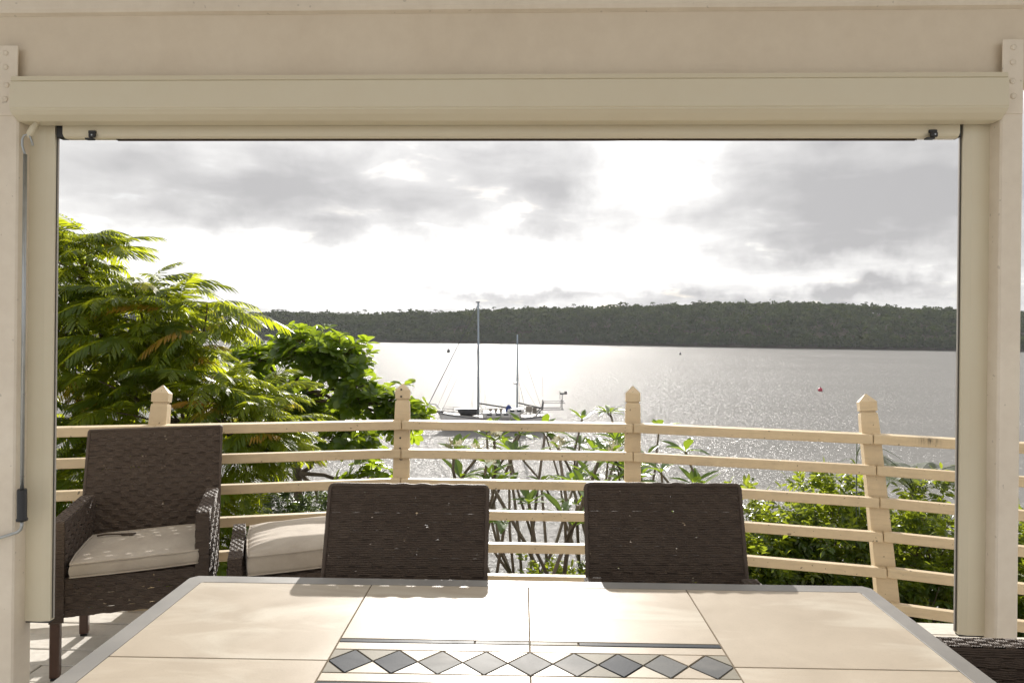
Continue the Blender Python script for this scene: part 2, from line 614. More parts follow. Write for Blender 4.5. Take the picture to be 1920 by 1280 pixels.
def grid_mesh(name, xs, ys, zf, mat):
    X, Y = np.meshgrid(xs, ys)
    Z = zf(X, Y)
    V = np.stack([X.ravel(), Y.ravel(), Z.ravel()], 1)
    nx, ny = len(xs), len(ys)
    i = np.arange(nx - 1)[None, :] + nx * np.arange(ny - 1)[:, None]
    q = np.stack([i, i + 1, i + 1 + nx, i + nx], -1).reshape(-1, 4)
    k = len(q)
    return link(name, np_mesh(name, V, q.ravel(), np.arange(k) * 4, np.full(k, 4), M_[mat], smooth=True))


g = grid_mesh('ground', np.linspace(-70, 70, 141), np.linspace(-25, 21, 70), slope_z, 'soil')
tag(g, 'steep earth bank below the deck', kind='structure')

# far shore: ridge height (z of the treetops) by x at y = 520
RX = np.array([-900, -420, -240, -208, -126, -65, -4.5, 36, 117, 199, 239, 280, 319, 420, 900.])
RZ = np.array([5, 6, 7.6, 10, 10, 11.7, 15.3, 16, 19.6, 20.5, 20.2, 17, 17, 15, 9.])
SX = np.array([-900, -420, -237, -114, 32, 128, 246, 420, 900.])
SY = np.array([560, 520, 489, 465, 460, 428, 412, 396, 380.])


def hill_z(x, y):
    ys = np.interp(x, SX, SY)
    top = np.interp(x, RX, RZ) - 5.0
    t = np.clip((y - ys) / (525 - ys), 0, 1)
    z = WZ - 0.3 + (top - WZ) * (1 - (1 - t) ** 1.9)
    z = z + 2.2 * (vnoise(x / 22, y / 22, 9) - 0.5) * t
    return np.where(y < ys, WZ - 2.0, z)


hg = grid_mesh('far_hill', np.linspace(-800, 800, 260), np.linspace(370, 640, 70), hill_z, 'soil')
tag(hg, 'long low hill across the bay', kind='structure')


def quads_from(centers, ax, ay, tint, name, mat, parent=None, bend=None):
    """one quad per row: centre, half-axes"""
    k = len(centers)
    V = np.stack([centers - ax - ay, centers + ax - ay, centers + ax + ay, centers - ax + ay], 1).reshape(-1, 3)
    me = np_mesh(name, V, np.arange(4 * k), np.arange(k) * 4, np.full(k, 4), mat, np.repeat(tint, 4))
    return link(name, me, parent)


def rand_dirs(k):
    d = RNG.normal(size=(k, 3))
    return d / np.linalg.norm(d, axis=1, keepdims=True)


def build_forest():
    n = 8200
    x = RNG.uniform(-400, 400, n)
    ys = np.interp(x, SX, SY)
    t = np.where(np.arange(n) < 1500, RNG.random(n) * .05, RNG.random(n) ** 0.8)
    y = ys + t * (540 - ys) + 1.0
    z0 = hill_z(x, y)
    r = RNG.uniform(1.7, 3.6, n) * np.where(RNG.random(n) < .08, 1.3, 1.0)
    h = r * RNG.uniform(0.75, 1.25, n)
    per = 40
    N = n * per
    d = rand_dirs(N)
    d[:, 2] = np.abs(d[:, 2]) * 1.1 - 0.25
    # lumps: pull leaves toward a handful of sub-lobes
    rr = np.repeat(r, per)
    hh = np.repeat(h, per)
    lump = 1.0 + 0.22 * np.sin(d[:, 0] * 5 + np.repeat(RNG.random(n) * 6, per)) * np.cos(d[:, 1] * 5 + np.repeat(RNG.random(n) * 6, per))
    c = np.stack([np.repeat(x, per) + d[:, 0] * rr * lump, np.repeat(y, per) + d[:, 1] * rr * lump,
                  np.repeat(z0 + r * 0.75, per) + d[:, 2] * hh * lump], 1)
    c[:, 2] = np.maximum(c[:, 2], WZ + 0.2 + RNG.random(N) * 1.0)
    nrm = d + 0.7 * rand_dirs(N)
    nrm /= np.linalg.norm(nrm, axis=1, keepdims=True)
    a = np.cross(nrm, rand_dirs(N))
    a /= np.linalg.norm(a, axis=1, keepdims=True)
    b = np.cross(nrm, a)
    s = RNG.uniform(0.40, 0.85, N)[:, None] * np.repeat(r / 3.2, per)[:, None]
    tint = np.clip(np.repeat(RNG.random(n), per) * 0.75 + RNG.random(N) * 0.24, 0, 0.99)
    o = quads_from(c, a * s, b * s * 0.7, tint, 'far_wood', M_['leaf_forest'])
    tag(o, 'dense dark green wood covering the hill across the bay', 'wood', kind='stuff')


build_forest()

# ------------------------------------------------------------------ leaves: variants, scattering


def inst_arrays(variants, mats4, which, tints):
    """merge transformed copies of variant meshes into numpy arrays"""
    Vs, Ls, Ts, Tn, base = [], [], [], [], 0
    for vi, (v, f) in enumerate(variants):
        sel = np.where(which == vi)[0]
        if not len(sel):
            continue
        P = np.concatenate([np.array(v, float), np.ones((len(v), 1))], 1)
        MM = mats4[sel]
        W = np.einsum('nij,kj->nki', MM[:, :3, :], P)
        nv = len(v)
        loops = np.concatenate([np.array(q) for q in f])
        tot = np.array([len(q) for q in f])
        off = base + np.arange(len(sel)) * nv
        Vs.append(W.reshape(-1, 3))
        Ls.append((loops[None, :] + off[:, None]).ravel())
        Ts.append(np.tile(tot, len(sel)))
        Tn.append(np.repeat(tints[sel], nv))
        base += nv * len(sel)
    V = np.concatenate(Vs)
    L = np.concatenate(Ls)
    T = np.concatenate(Ts)
    st = np.concatenate([[0], np.cumsum(T)[:-1]])
    return V, L, st, T, np.concatenate(Tn)


def in_view(P):
    d = P - np.array([0, 0, 1.5])
    z = d @ FW
    x = 960 + 1280 * (d @ RT) / z
    y = 611 - 1280 * d[:, 2] / z
    return (x > 95) & (x < 1800) & (y > 270) & (y < 1150) & (z > 0)


def scatter(parent, piece, variants, mats4, mat, n_obj=300, foliage='foliage', tints=None, scale=None):
    """the n_obj leaves nearest the viewer become objects of their own, the rest one mass"""
    N = len(mats4)
    which = RNG.integers(0, len(variants), N)
    tints = RNG.random(N) if tints is None else tints
    P = mats4[:, :3, 3]
    dist = np.linalg.norm(P - np.array([0, 0, 1.5]), axis=1) + np.where(in_view(P), 0, 1000)
    order = np.argsort(dist)
    objs, rest = order[:n_obj], order[n_obj:]
    W = np.array(parent.matrix_basis.inverted())
    if len(objs):
        data = [mesh_data(piece, v, f, mat, False, [0.0] * len(v)) for v, f in variants]
        for i in objs:
            link(piece, data[which[i]], parent, Matrix(W @ mats4[i]))
    if len(rest):
        V, L, st, T, tn = inst_arrays(variants, mats4[rest], which[rest], tints[rest])
        V = V @ W[:3, :3].T + W[:3, 3]
        o = link(foliage, np_mesh(foliage, V, L, st, T, mat, tn), parent)
        o['kind'] = 'stuff'


def basis(pos, ydir, up, scale=1.0, roll=0.0):
    """matrices with local +Y along ydir and +Z towards up"""
    y = ydir / np.linalg.norm(ydir, axis=1, keepdims=True)
    x = np.cross(y, up)
    nx = np.linalg.norm(x, axis=1, keepdims=True)
    x = np.where(nx > 1e-4, x / np.maximum(nx, 1e-6), np.array([[1., 0, 0]]))
    z = np.cross(x, y)
    if np.ndim(roll) or roll:
        c, s = np.cos(roll)[:, None], np.sin(roll)[:, None]
        x, z = x * c + z * s, z * c - x * s
    M = np.zeros((len(pos), 4, 4))
    sc = np.broadcast_to(scale, (len(pos),))[:, None]
    M[:, :3, 0], M[:, :3, 1], M[:, :3, 2], M[:, :3, 3] = x * sc, y * sc, z * sc, pos
    M[:, 3, 3] = 1
    return M


def leaf_shape(L=1.0, Wd=0.3, fold=0.25, droop=0.15, wide=0.55, segs=4, tip=0.0):
    """a leaf with a folded midrib along +Y"""
    V, F = [], []
    for i in range(segs + 1):
        t = i / segs
        w = Wd * 0.5 * math.sin(math.pi * min(1, max(0.0, t)) ** (math.log(0.5) / math.log(wide))) if 0 < t < 1 else 0.02 * Wd + (tip * Wd if t == 1 else 0)
        y, z = L * t, -droop * L * t * t
        V += [(-w, y, z + fold * w), (0, y, z), (w, y, z + fold * w)]
    for i in range(segs):
        a = i * 3
        F += [(a, a + 1, a + 4, a + 3), (a + 1, a + 2, a + 5, a + 4)]
    return V, F


def frond_shape(seed, L=0.52, pairs=14, leaflet=0.15):
    """pinnate leaf: an arching rachis with two rows of leaflets"""
    rg = random.Random(seed)
    V, F = [], []
    droop = rg.uniform(0.14, 0.48)
    side = rg.uniform(-.08, .08)

    def at(t):
        return Vector((side * L * t * t, L * t, 0.10 * L * math.sin(t * 2.2) - droop * L * t * t))
    # rachis
    n = 6
    for i in range(n + 1):
        p = at(i / n)
        r = 0.0032 * (1 - 0.7 * i / n)
        V += [p + Vector((-r, 0, 0)), p + Vector((r, 0, 0)), p + Vector((0, 0, -r * 1.4))]
    for i in range(n):
        a = i * 3
        F += [(a, a + 1, a + 4, a + 3), (a + 1, a + 2, a + 5, a + 4), (a + 2, a, a + 3, a + 5)]
    for k in range(pairs):
        t = 0.20 + 0.80 * k / (pairs - 1)
        p = at(t)
        tn = (at(min(1, t + .02)) - at(t - .02)).normalized()
        ll = leaflet * (0.62 + 0.55 * math.sin(math.pi * (0.18 + 0.72 * t))) * rg.uniform(.88, 1.1)
        for s in (-1, 1):
            sp = 1.15 - 0.55 * t + rg.uniform(-.12, .12)
            dr = rg.uniform(0.16, 0.40)
            d = (tn * math.cos(sp) + Vector((s, 0, 0)) * math.sin(sp) + Vector((0, 0, -dr))).normalized()
            wv = d.cross(Vector((0, 0, 1))).normalized() * ll * 0.080
            nrm = wv.cross(d).normalized()
            b = len(V)
            m1 = p + d * ll * 0.35
            m2 = p + d * ll * 0.72 + Vector((0, 0, -0.05 * ll))
            e = p + d * ll + Vector((0, 0, -0.16 * ll))
            V += [p, m1 - wv + nrm * 0.004, m1 + wv + nrm * 0.004, m2 - wv * .8, m2 + wv * .8, e, m1, m2]
            F += [(b, b + 6, b + 1), (b, b + 2, b + 6), (b + 1, b + 6, b + 7, b + 3), (b + 6, b + 2, b + 4, b + 7),
                  (b + 3, b + 7, b + 5), (b + 7, b + 4, b + 5)]
    return [tuple(p) for p in V], F


def lobe_points(lobes, n, shell=0.55):
    """points in the outer part of ellipsoid lobes: (position, outward)"""
    vol = np.array([(l[3] * l[4] * l[5]) ** 0.67 for l in lobes])
    pick = RNG.choice(len(lobes), n, p=vol / vol.sum())
    L = np.array(lobes)[pick]
    d = rand_dirs(n)
    rad = (shell + (1 - shell) * RNG.random(n)) * (1 + 0.12 * np.sin(d[:, 0] * 6 + pick) * np.sin(d[:, 2] * 7 + pick * 2))
    p = L[:, :3] + d * L[:, 3:6] * rad[:, None]
    return p, d, pick


def limb(mb, a, b, r0, r1, wig=0.06, n=6, seg=6):
    a, b = Vector(a), Vector(b)
    ln = (b - a).length
    pts = []
    for i in range(n + 1):
        t = i / n
        k = math.sin(math.pi * t) * wig * ln
        pts.append(a.lerp(b, t) + Vector((random.uniform(-k, k), random.uniform(-k, k), random.uniform(-k, k) * 0.6 + 0.5 * k)))
    mb.tube(pts, [r0 + (r1 - r0) * i / n for i in range(n + 1)], seg)
    return pts


def root_at(x, y):
    return float(slope_z(np.array([x]), np.array([y]))[0]) - 0.15


# ---- the big feathery tree on the left
def feathery_tree():
    bx, by = -5.0, 8.0
    bz = root_at(bx, by)
    t = empty('feathery_tree', (bx, by, bz))
    tag(t, 'large bright green tree with feathery pinnate leaves beside the left armchair', 'tree')
    lobes = [(-5.9, 7.8, 1.40, 1.7, 1.2, 1.20), (-5.35, 7.6, 2.15, .60, .6, .45), (-4.55, 7.5, 1.40, .95, .9, .66), (-3.85, 7.4, 1.45, .50, .45, .34),
             (-3.95, 7.3, 0.45, 1.0, .8, .85), (-3.35, 7.3, 0.25, .70, .6, .72), (-5.6, 7.3, -.5, 1.6, .9, 1.0), (-3.75, 7.1, -.75, .85, .7, .62),
             (-4.4, 7.1, -1.3, 1.0, .7, .6)]
    sk = MB()
    top = Vector((-4.9, 8.0, -1.0))
    limb(sk, (bx, by, bz), top, 0.20, 0.13, 0.03, 7, 10)
    hubs = []
    for l in lobes:
        e = Vector(l[:3]) + Vector((0, .25, -.15))
        limb(sk, top, e, 0.085, 0.035, 0.06, 6, 7)
        hubs.append(e)
    tips, out, pick = lobe_points(lobes, 420, 0.5)
    for i in range(len(tips)):
        if i % 2 == 0:
            limb(sk, hubs[pick[i]], tips[i], 0.018, 0.006, 0.05, 4, 4)
    mp = sk
    W = Matrix.Translation((-bx, -by, -bz))
    mesh_obj('trunk', [tuple(W @ Vector(p)) for p in mp.v], mp.f, M_['bark'], t, True)
    per = 6
    k = len(tips) * per
    P = np.repeat(tips, per, 0) + RNG.normal(size=(k, 3)) * 0.03
    O = np.repeat(out, per, 0)
    ang = np.tile(np.arange(per) * 2.4, len(tips)) + np.repeat(RNG.random(len(tips)) * 6.28, per)
    hor = np.stack([np.cos(ang), np.sin(ang), np.zeros(k)], 1)
    dirs = O * np.array([0.55, 0.55, 0.15]) + hor * 0.75 + rand_dirs(k) * 0.25 + np.array([0.05, -0.12, 0.10])
    up = np.array([[0, 0, 1.0]]) + 0.28 * rand_dirs(k)
    M4 = basis(P, dirs, up, RNG.uniform(0.6, 1.15, k))
    scatter(t, 'frond', [frond_shape(s) for s in range(10)], M4, M_['leaf_frond'], 300)


# ---- round-leaved tree in the middle distance
def round_tree():
    bx, by = -4.25, 12.2
    bz = root_at(bx, by)
    t = empty('round_leaved_tree', (bx, by, bz))
    tag(t, 'spreading tree with glossy round leaves behind the bare top rail, left of the yacht', 'tree')
    lobes = [(-4.15, 12.0, 1.05, .75, .8, .45), (-3.55, 11.9, .92, .55, .7, .50), (-5.0, 12.1, .90, .55, .6, .32), (-3.2, 11.8, .35, .55, .6, .48),
             (-2.65, 11.8, 0.12, .60, .5, .46), (-2.25, 11.7, -.12, .42, .45, .44), (-3.9, 12.4, -.15, .75, .6, .40), (-3.3, 11.9, -.55, .7, .6, .30),
             (-4.6, 12.2, .25, .5, .6, .3), (-5.3, 12.2, .35, .6, .6, .4), (-4.9, 12.3, -.35, .7, .6, .45), (-3.0, 11.8, -1.3, .5, .5, .45), (-3.3, 11.6, -2.0, .6, .5, .5)]
    sk = MB()
    top = Vector((-4.4, 12.2, 0.15))
    limb(sk, (bx, by, bz), top, 0.13, 0.075, 0.02, 7, 8)
    hubs = []
    for l in lobes:
        e = Vector(l[:3])
        limb(sk, top if l[2] > -.4 else Vector((-4.3, 12.2, -1.2)), e, 0.045, 0.018, 0.07, 6, 6)
        hubs.append(e)
    tips, out, pick = lobe_points(lobes, 560, 0.35)
    for i in range(len(tips)):
        limb(sk, hubs[pick[i]], tips[i], 0.012, 0.006, 0.05, 3, 4)
    W = Matrix.Translation((-bx, -by, -bz))
    mesh_obj('trunk', [tuple(W @ Vector(p)) for p in sk.v], sk.f, M_['bark'], t, True)
    per = 8
    k = len(tips) * per
    P = np.repeat(tips, per, 0)
    O = np.repeat(out, per, 0)
    ang = np.tile(np.arange(per) * 2.4, len(tips)) + np.repeat(RNG.random(len(tips)) * 6, per)
    axis = O * 0.5 + np.array([0, 0, 0.7]) + 0.35 * np.repeat(rand_dirs(len(tips)), per, 0)
    axis /= np.linalg.norm(axis, axis=1, keepdims=True)
    e1 = np.cross(axis, np.array([[0.3, 1, 0.2]]))
    e1 /= np.linalg.norm(e1, axis=1, keepdims=True)
    e2 = np.cross(axis, e1)
    dirs = e1 * np.cos(ang)[:, None] + e2 * np.sin(ang)[:, None] + axis * RNG.uniform(0.05, 0.8, k)[:, None]
    M4 = basis(P, dirs, axis + 0.25 * rand_dirs(k), RNG.uniform(0.75, 1.2, k))
    var = [leaf_shape(0.215, 0.13, .35, d, 0.66, 5, 0.12) for d in (0.05, 0.15, 0.28)]
    scatter(t, 'leaf', var, M4, M_['leaf_almond'], 300)


def bush(name, label, lobes, base, n_tips, per, var, mat, n_obj=0, group=None, spread=0.9, upb=0.25, size=(0.8, 1.2), cat='shrub', shell=.45, stems=5, piece='leaf'):
    bx, by = base
    bz = root_at(bx, by)
    t = empty(name, (bx, by, bz))
    tag(t, label, cat, group)
    sk = MB()
    tips, out, pick = lobe_points(lobes, n_tips, shell)
    for l in lobes:
        e = Vector(l[:3])
        for s in range(max(1, stems // len(lobes))):
            limb(sk, (bx + random.uniform(-.15, .15), by + random.uniform(-.15, .15), bz), e + Vector((random.uniform(-.3, .3) * l[3], random.uniform(-.3, .3) * l[4], 0)), 0.028, 0.010, 0.05, 6, 5)
    for i in range(0, len(tips), 3):
        limb(sk, lobes[pick[i]][:3], tips[i], 0.007, 0.003, 0.06, 3, 4)
    W = Matrix.Translation((-bx, -by, -bz))
    mesh_obj('stem', [tuple(W @ Vector(p)) for p in sk.v], sk.f, M_['bark'], t, True)
    k = len(tips) * per
    P = np.repeat(tips, per, 0) + RNG.normal(size=(k, 3)) * 0.02
    O = np.repeat(out, per, 0)
    dirs = O * 0.6 + spread * rand_dirs(k) + np.array([0, 0, upb])
    M4 = basis(P, dirs, np.array([[0, 0, 1.0]]) + 0.5 * rand_dirs(k), RNG.uniform(*size, k))
    scatter(t, piece, var, M4, mat, n_obj)
    return t


def sprig_shape(seed, L=0.17, n=5, leaf=0.075, wd=0.42):
    """a short twig carrying paired leaves"""
    rg = random.Random(seed)
    V, F = [], []
    for k in range(n):
        t = (k + 1) / n
        for s in ((-1, 1) if k < n - 1 else (0,)):
            v, f = leaf_shape(leaf * rg.uniform(.8, 1.15), leaf * wd, 0.3, rg.uniform(.1, .5), 0.5, 3)
            A = Matrix.Translation((0, L * t, -0.12 * L * t * t)) @ Matrix.Rotation(-s * rg.uniform(.8, 1.3), 4, 'Z') @ Matrix.Rotation(rg.uniform(-.4, .4), 4, 'Y') @ Matrix.Rotation(rg.uniform(-.6, .3), 4, 'X')
            b = len(V)
            V += [tuple(A @ Vector(p)) for p in v]
            F += [tuple(i + b for i in q) for q in f]
    return V, F


# ---- frangipani in the middle
def frangipani():
    bx, by = 0.48, 7.3
    bz = root_at(bx, by)
    t = empty('frangipani_tree', (bx, by, bz))
    tag(t, 'sparse frangipani with bare forked branches and white flowers between the two dining chairs', 'tree')
    rg = random.Random(21)
    sk = MB()
    tips = []

    def grow(p, d, ln, r, lev):
        stop = False
        zm = rg.uniform(-.30, .34)
        if p.z + d.z * ln > zm:
            ln = max(.08, (zm - p.z) / max(.2, d.z))
            stop = True
        q = p + d * ln
        mid = p.lerp(q, .5) + Vector((rg.uniform(-1, 1), rg.uniform(-1, 1), 0)) * ln * .09
        sk.tube([p, mid, q], [r, r * .92, r * .86], 6)
        if lev == 0 or r < 0.0095 or stop:
            tips.append((q, d))
            return
        k = 3 if rg.random() < .22 else 2
        a0 = rg.uniform(0, 6.28)
        for i in range(k):
            a = a0 + i * 6.283 / k + rg.uniform(-.4, .4)
            s = Vector((math.cos(a), math.sin(a) * .8, 0))
            nd = (d + s * rg.uniform(.28, .55) + Vector((rg.uniform(-.12, .12) - .9 * max(0, q.x - .75) + .9 * max(0, -.05 - q.x), 0, .18))).normalized()
            grow(q, nd, ln * rg.uniform(.66, .92), r * rg.uniform(.72, .82), lev - 1)
    for i, (dx, dy, ln) in enumerate([(-.34, -.05, 2.3), (-.20, .15, 2.5), (.05, -.1, 2.6), (.28, .2, 2.3), (-.1, -.2, 2.2), (.16, .1, 2.0)]):
        d = Vector((dx * .42, dy * .6, 1.0)).normalized()
        grow(Vector((bx + dx * .25, by + dy * .2, bz)), d, ln, 0.034, 4)
    W = Matrix.Translation((-bx, -by, -bz))
    mesh_obj('trunk', [tuple(W @ Vector(p)) for p in sk.v], sk.f, M_['plumeria_bark'], t, True)
    pos, dr, up = [], [], []
    tops = []
    for q, d in tips:
        if rg.random() < .12:
            continue
        n = rg.randint(5, 9)
        a0 = rg.uniform(0, 6)
        for i in range(n):
            a = a0 + i * 2.4
            pos.append(q)
            dr.append(np.array([math.cos(a), math.sin(a), 0]) * rg.uniform(.6, 1.0) + np.array(d) * rg.uniform(.15, .8))
            up.append([0, 0, 1])
        tops.append((q, d))
    M4 = basis(np.array([tuple(p) for p in pos]), np.array(dr), np.array(up, float), RNG.uniform(.6, 1.1, len(pos)))
    scatter(t, 'leaf', [leaf_shape(0.29, 0.092, .35, x, .58, 5) for x in (.05, .2, .4)], M4, M_['leaf_plumeria'], 300)
    # flower clusters on the highest tips
    high = sorted(tips, key=lambda a: -a[0].z)
    done = []
    for q, d in high:
        if all((q - o).length > .22 for o in done) and q.x < 1.1 and q.y < 7.6:
            done.append(q)
            fb = MB()
            for j in range(9):
                c = q - Vector((bx, by, bz)) + Vector((rg.uniform(-.055, .055), rg.uniform(-.05, .05), .05 + rg.uniform(-.03, .05)))
                ax = Matrix.Rotation(rg.uniform(-1, 1), 4, 'X') @ Matrix.Rotation(rg.uniform(-1, 1), 4, 'Y')
                for m in range(5):
                    v, f = leaf_shape(.045, .028, -.3, -.25, .6, 3)
                    fb.add(v, f, Matrix.Translation(c) @ ax @ Matrix.Rotation(m * 1.2566, 4, 'Z'))
            fb.build('flower_cluster', M_['petal'], t)
        if len(done) >= 6:
            break


feathery_tree()
round_tree()
frangipani()

sprigs = [sprig_shape(s) for s in range(6)]
small = [sprig_shape(20 + s, .10, 5, .045, .35) for s in range(5)]
big = [leaf_shape(.19, .075, .3, d, .45, 5) for d in (.1, .3, .5)]
bush('dark_shrub', 'dark fine-leaved shrub under the round-leaved tree', [(-3.7, 11.0, -2.0, .8, .6, .8), (-3.2, 10.8, -2.9, .9, .7, .8), (-4.3, 10.6, -1.6, .7, .6, .7)],
     (-3.7, 11.0), 420, 4, small, M_['leaf_dark'], size=(1.1, 1.9))
bush('leafy_shrub', 'olive green leafy shrub low behind the rails, right of the left armchair', [(-2.9, 7.2, -1.55, .7, .6, .65), (-3.6, 6.9, -1.9, .8, .6, .7)],
     (-3.1, 7.0), 300, 4, [sprig_shape(40 + s, .16, 6, .07, .25) for s in range(5)], M_['leaf_hedge'], size=(.8, 1.3))
bush('leafy_shrub', 'low green shrub at the foot of the frangipani', [(.15, 7.0, -1.55, .6, .5, .62), (.7, 7.2, -1.65, .6, .5, .6)],
     (.5, 7.1), 170, 3, sprigs, M_['leaf_hedge'])
HG = 'hedge shrubs behind the right-hand rails'
bush('hedge_shrub', 'leftmost green hedge shrub, just right of the right dining chair', [(1.95, 6.7, -.95, .65, .6, .85), (1.6, 6.5, -1.5, .6, .5, .6)],
     (1.9, 6.7), 480, 4, sprigs, M_['leaf_hedge'], 60, HG, piece='sprig')
bush('hedge_shrub', 'tallest green hedge shrub, just left of the leaning right-hand rail post', [(2.85, 6.7, -.75, .55, .6, .85), (2.45, 6.5, -1.2, .6, .5, .7)],
     (2.75, 6.7), 520, 4, sprigs, M_['leaf_hedge'], 60, HG, piece='sprig')
bush('hedge_shrub', 'rightmost green hedge shrub, seen between the right-hand post and the blind guide', [(3.75, 6.6, -.85, .65, .6, .85), (3.4, 6.3, -1.3, .6, .5, .7), (4.6, 6.3, -.9, .6, .6, .8)],
     (3.8, 6.5), 680, 4, sprigs, M_['leaf_hedge'], 60, HG, piece='sprig')
bush('hedge_shrub', 'low yellow-green shrub in front of the hedge, beside the right dining chair', [(2.0, 5.3, -1.35, .7, .4, .55), (2.75, 5.2, -1.5, .6, .4, .5)],
     (2.3, 5.3), 380, 4, sprigs, M_['leaf_frond'], 60, HG, piece='sprig')
bush('broad_leaved_plant', 'glossy broad-leaved plant low in the corner left of the right-hand blind guide', [(3.05, 4.9, -1.15, .55, .4, .55), (2.6, 4.8, -1.6, .5, .4, .4)],
     (3.0, 4.9), 130, 5, big, M_['leaf_hedge'], 200)


# ---- a small palm and tall reed blades by the hedge
def palm_frond(seed, L=0.8, n=16, ll=0.30, w=0.018, droop=.5):
    rg = random.Random(seed)
    V, F = [], []

    def at(t):
        return Vector((0, L * t * (1 - .12 * t), L * (.35 * t - droop * t * t)))
    for i in range(n):
        t = .15 + .85 * i / (n - 1)
        p = at(t)
        tn = (at(min(1, t + .01)) - at(t - .01)).normalized()
        for s in (-1, 1):
            l = ll * math.sin(math.pi * (.2 + .72 * t)) * rg.uniform(.85, 1.1)
            sp = 1.0 - .5 * t
            d = (tn * math.cos(sp) + Vector((s, 0, 0)) * math.sin(sp) + Vector((0, 0, -.12))).normalized()
            wv = d.cross(Vector((0, 0, 1))).normalized() * w
            b = len(V)
            e = p + d * l + Vector((0, 0, -.25 * l))
            m = p + d * l * .55 + Vector((0, 0, -.04 * l))
            V += [p - wv * .5, p + wv * .5, m - wv, m + wv, e]
            F += [(b, b + 1, b + 3, b + 2), (b + 2, b + 3, b + 4)]
    b = len(V)
    tv, tf = tube([at(i / 6) for i in range(7)], [.008 * (1 - .8 * i / 6) for i in range(7)], 5)
    V += tv
    F += [tuple(i + b for i in q) for q in tf]
    return [tuple(p) for p in V], F


def small_palm(x, y, top, label, nf, seed, L, name='small_palm'):
    z0 = root_at(x, y)
    t = empty(name, (x, y, z0))
    tag(t, label, 'palm')
    rg = random.Random(seed)
    v, f = tube([(0, 0, 0), (.03, 0, (top - z0) * .5), (0, 0, top - z0)], [.05, .04, .03], 8)
    mesh_obj('trunk', v, f, M_['bark'], t, True)
    for i in range(nf):
        v, f = palm_frond(seed + i % 4, L, 22, L * .45, .006)
        A = Matrix.Translation((0, 0, top - z0)) @ Matrix.Rotation(i * 2.4 + rg.uniform(-.3, .3), 4, 'Z') @ Matrix.Rotation(rg.uniform(.2, .9), 4, 'X')
        mesh_obj('frond', v, f, M_['leaf_palm'], t, False, A, [0.2 + .6 * rg.random()] * len(v))


small_palm(3.72, 6.9, -.12, 'small grey-green palm frond tuft rising above the hedge, right of the leaning post', 9, 3, .62)


def reed():
    x, y = 2.86, 6.3
    z0 = root_at(x, y)
    t = empty('reed_plant', (x, y, z0))
    tag(t, 'thin reed with long drooping blades just left of the leaning right-hand post', 'plant')
    v, f = tube([(0, 0, 0), (.04, 0, 1.5), (.02, 0, .55 - z0)], [.012, .010, .005], 6)
    mesh_obj('stem', v, f, M_['leaf_palm'], t, True, None, [.3] * len(v))
    rg = random.Random(4)
    for i in range(8):
        v, f = leaf_shape(.42, .022, .4, .75, .4, 6)
        A = Matrix.Translation((.02, 0, .52 - z0 - .09 * i)) @ Matrix.Rotation(i * 2.4 + rg.uniform(-.4, .4) + 1.2, 4, 'Z') @ Matrix.Rotation(rg.uniform(.5, .95), 4, 'X')
        mesh_obj('blade', v, f, M_['leaf_palm'], t, False, A, [.5] * len(v))


reed()


# ground cover on the bank
def ground_cover():
    k = 9000
    x = RNG.uniform(-9, 9, k)
    y = RNG.uniform(3.9, 12.5, k)
    keep = (np.abs(x - .2) > 1.1) | (y > 9.5)
    x, y = x[keep], y[keep]
    P = np.stack([x, y, slope_z(x, y) + RNG.random(len(x)) * .35], 1)
    M4 = basis(P, rand_dirs(len(x)) * .8 + np.array([0, -.2, .5]), np.array([[0, -.3, 1.0]]) + .5 * rand_dirs(len(x)), RNG.uniform(1.2, 2.6, len(x)))
    var = sprigs
    V, L, st, T, tn = inst_arrays(var, M4, RNG.integers(0, len(var), len(x)), RNG.random(len(x)))
    o = link('ground_cover', np_mesh('ground_cover', V, L, st, T, M_['leaf_dark'], tn))
    tag(o, 'dark undergrowth covering the bank below the deck', 'undergrowth', kind='stuff')


ground_cover()


# ---- palms standing above the far ridge
def ridge_palms():
    px = [505, 514, 560, 572, 597, 630, 646, 668, 681, 747, 799, 806, 815, 826, 842, 925, 947, 1075, 1162, 1173, 1221, 1296, 1308, 1567, 1611, 1648, 1664, 1716]
    fr = [palm_frond(90 + s, 2.6, 9, 1.2, .16, 1.15) for s in range(2)]
    crown = MB()
    for i in range(11):
        crown.add(*fr[i % 2], Matrix.Rotation(i * 2.4, 4, 'Z') @ Matrix.Rotation(.15 + .55 * (i % 3) / 2, 4, 'X'))
    cme = mesh_data('crown', crown.v, crown.f, M_['leaf_forest'], False, [.3] * len(crown.v))
    v, f = tube([(0, 0, 0), (.25, 0, 3), (.15, 0, 6), (0, 0, 9)], [.3, .24, .2, .18], 6)
    tme = mesh_data('trunk', v, f, M_['bark'], True)
    rg = random.Random(5)
    for i, p in enumerate(px):
        Y = 522 + rg.uniform(-6, 8)
        X = (p - 1011) / 1280 * Y
        top = float(np.interp(X, RX, RZ))
        z = top + rg.uniform(.4, 2.6) - 9
        t = empty('palm_tree', (X, Y, z), rg.uniform(0, 6))
        side = 'left of' if p < 900 else 'right of'
        words = 'first second third fourth fifth sixth seventh eighth ninth tenth eleventh twelfth thirteenth fourteenth fifteenth'.split()
        nth = words[i if p < 900 else i - sum(q < 900 for q in px)]
        tag(t, '%s tiny palm from the left on the far ridge %s the tall mast' % (nth, side), 'palm', 'palms on the far ridge %s the tall mast' % side)
        t.scale = (1, 1, 1)
        c = link('crown', cme, t, Matrix.Translation((0, 0, 9)) @ Matrix.Scale(rg.uniform(.5, .75), 4))
        link('trunk', tme, t)


ridge_palms()


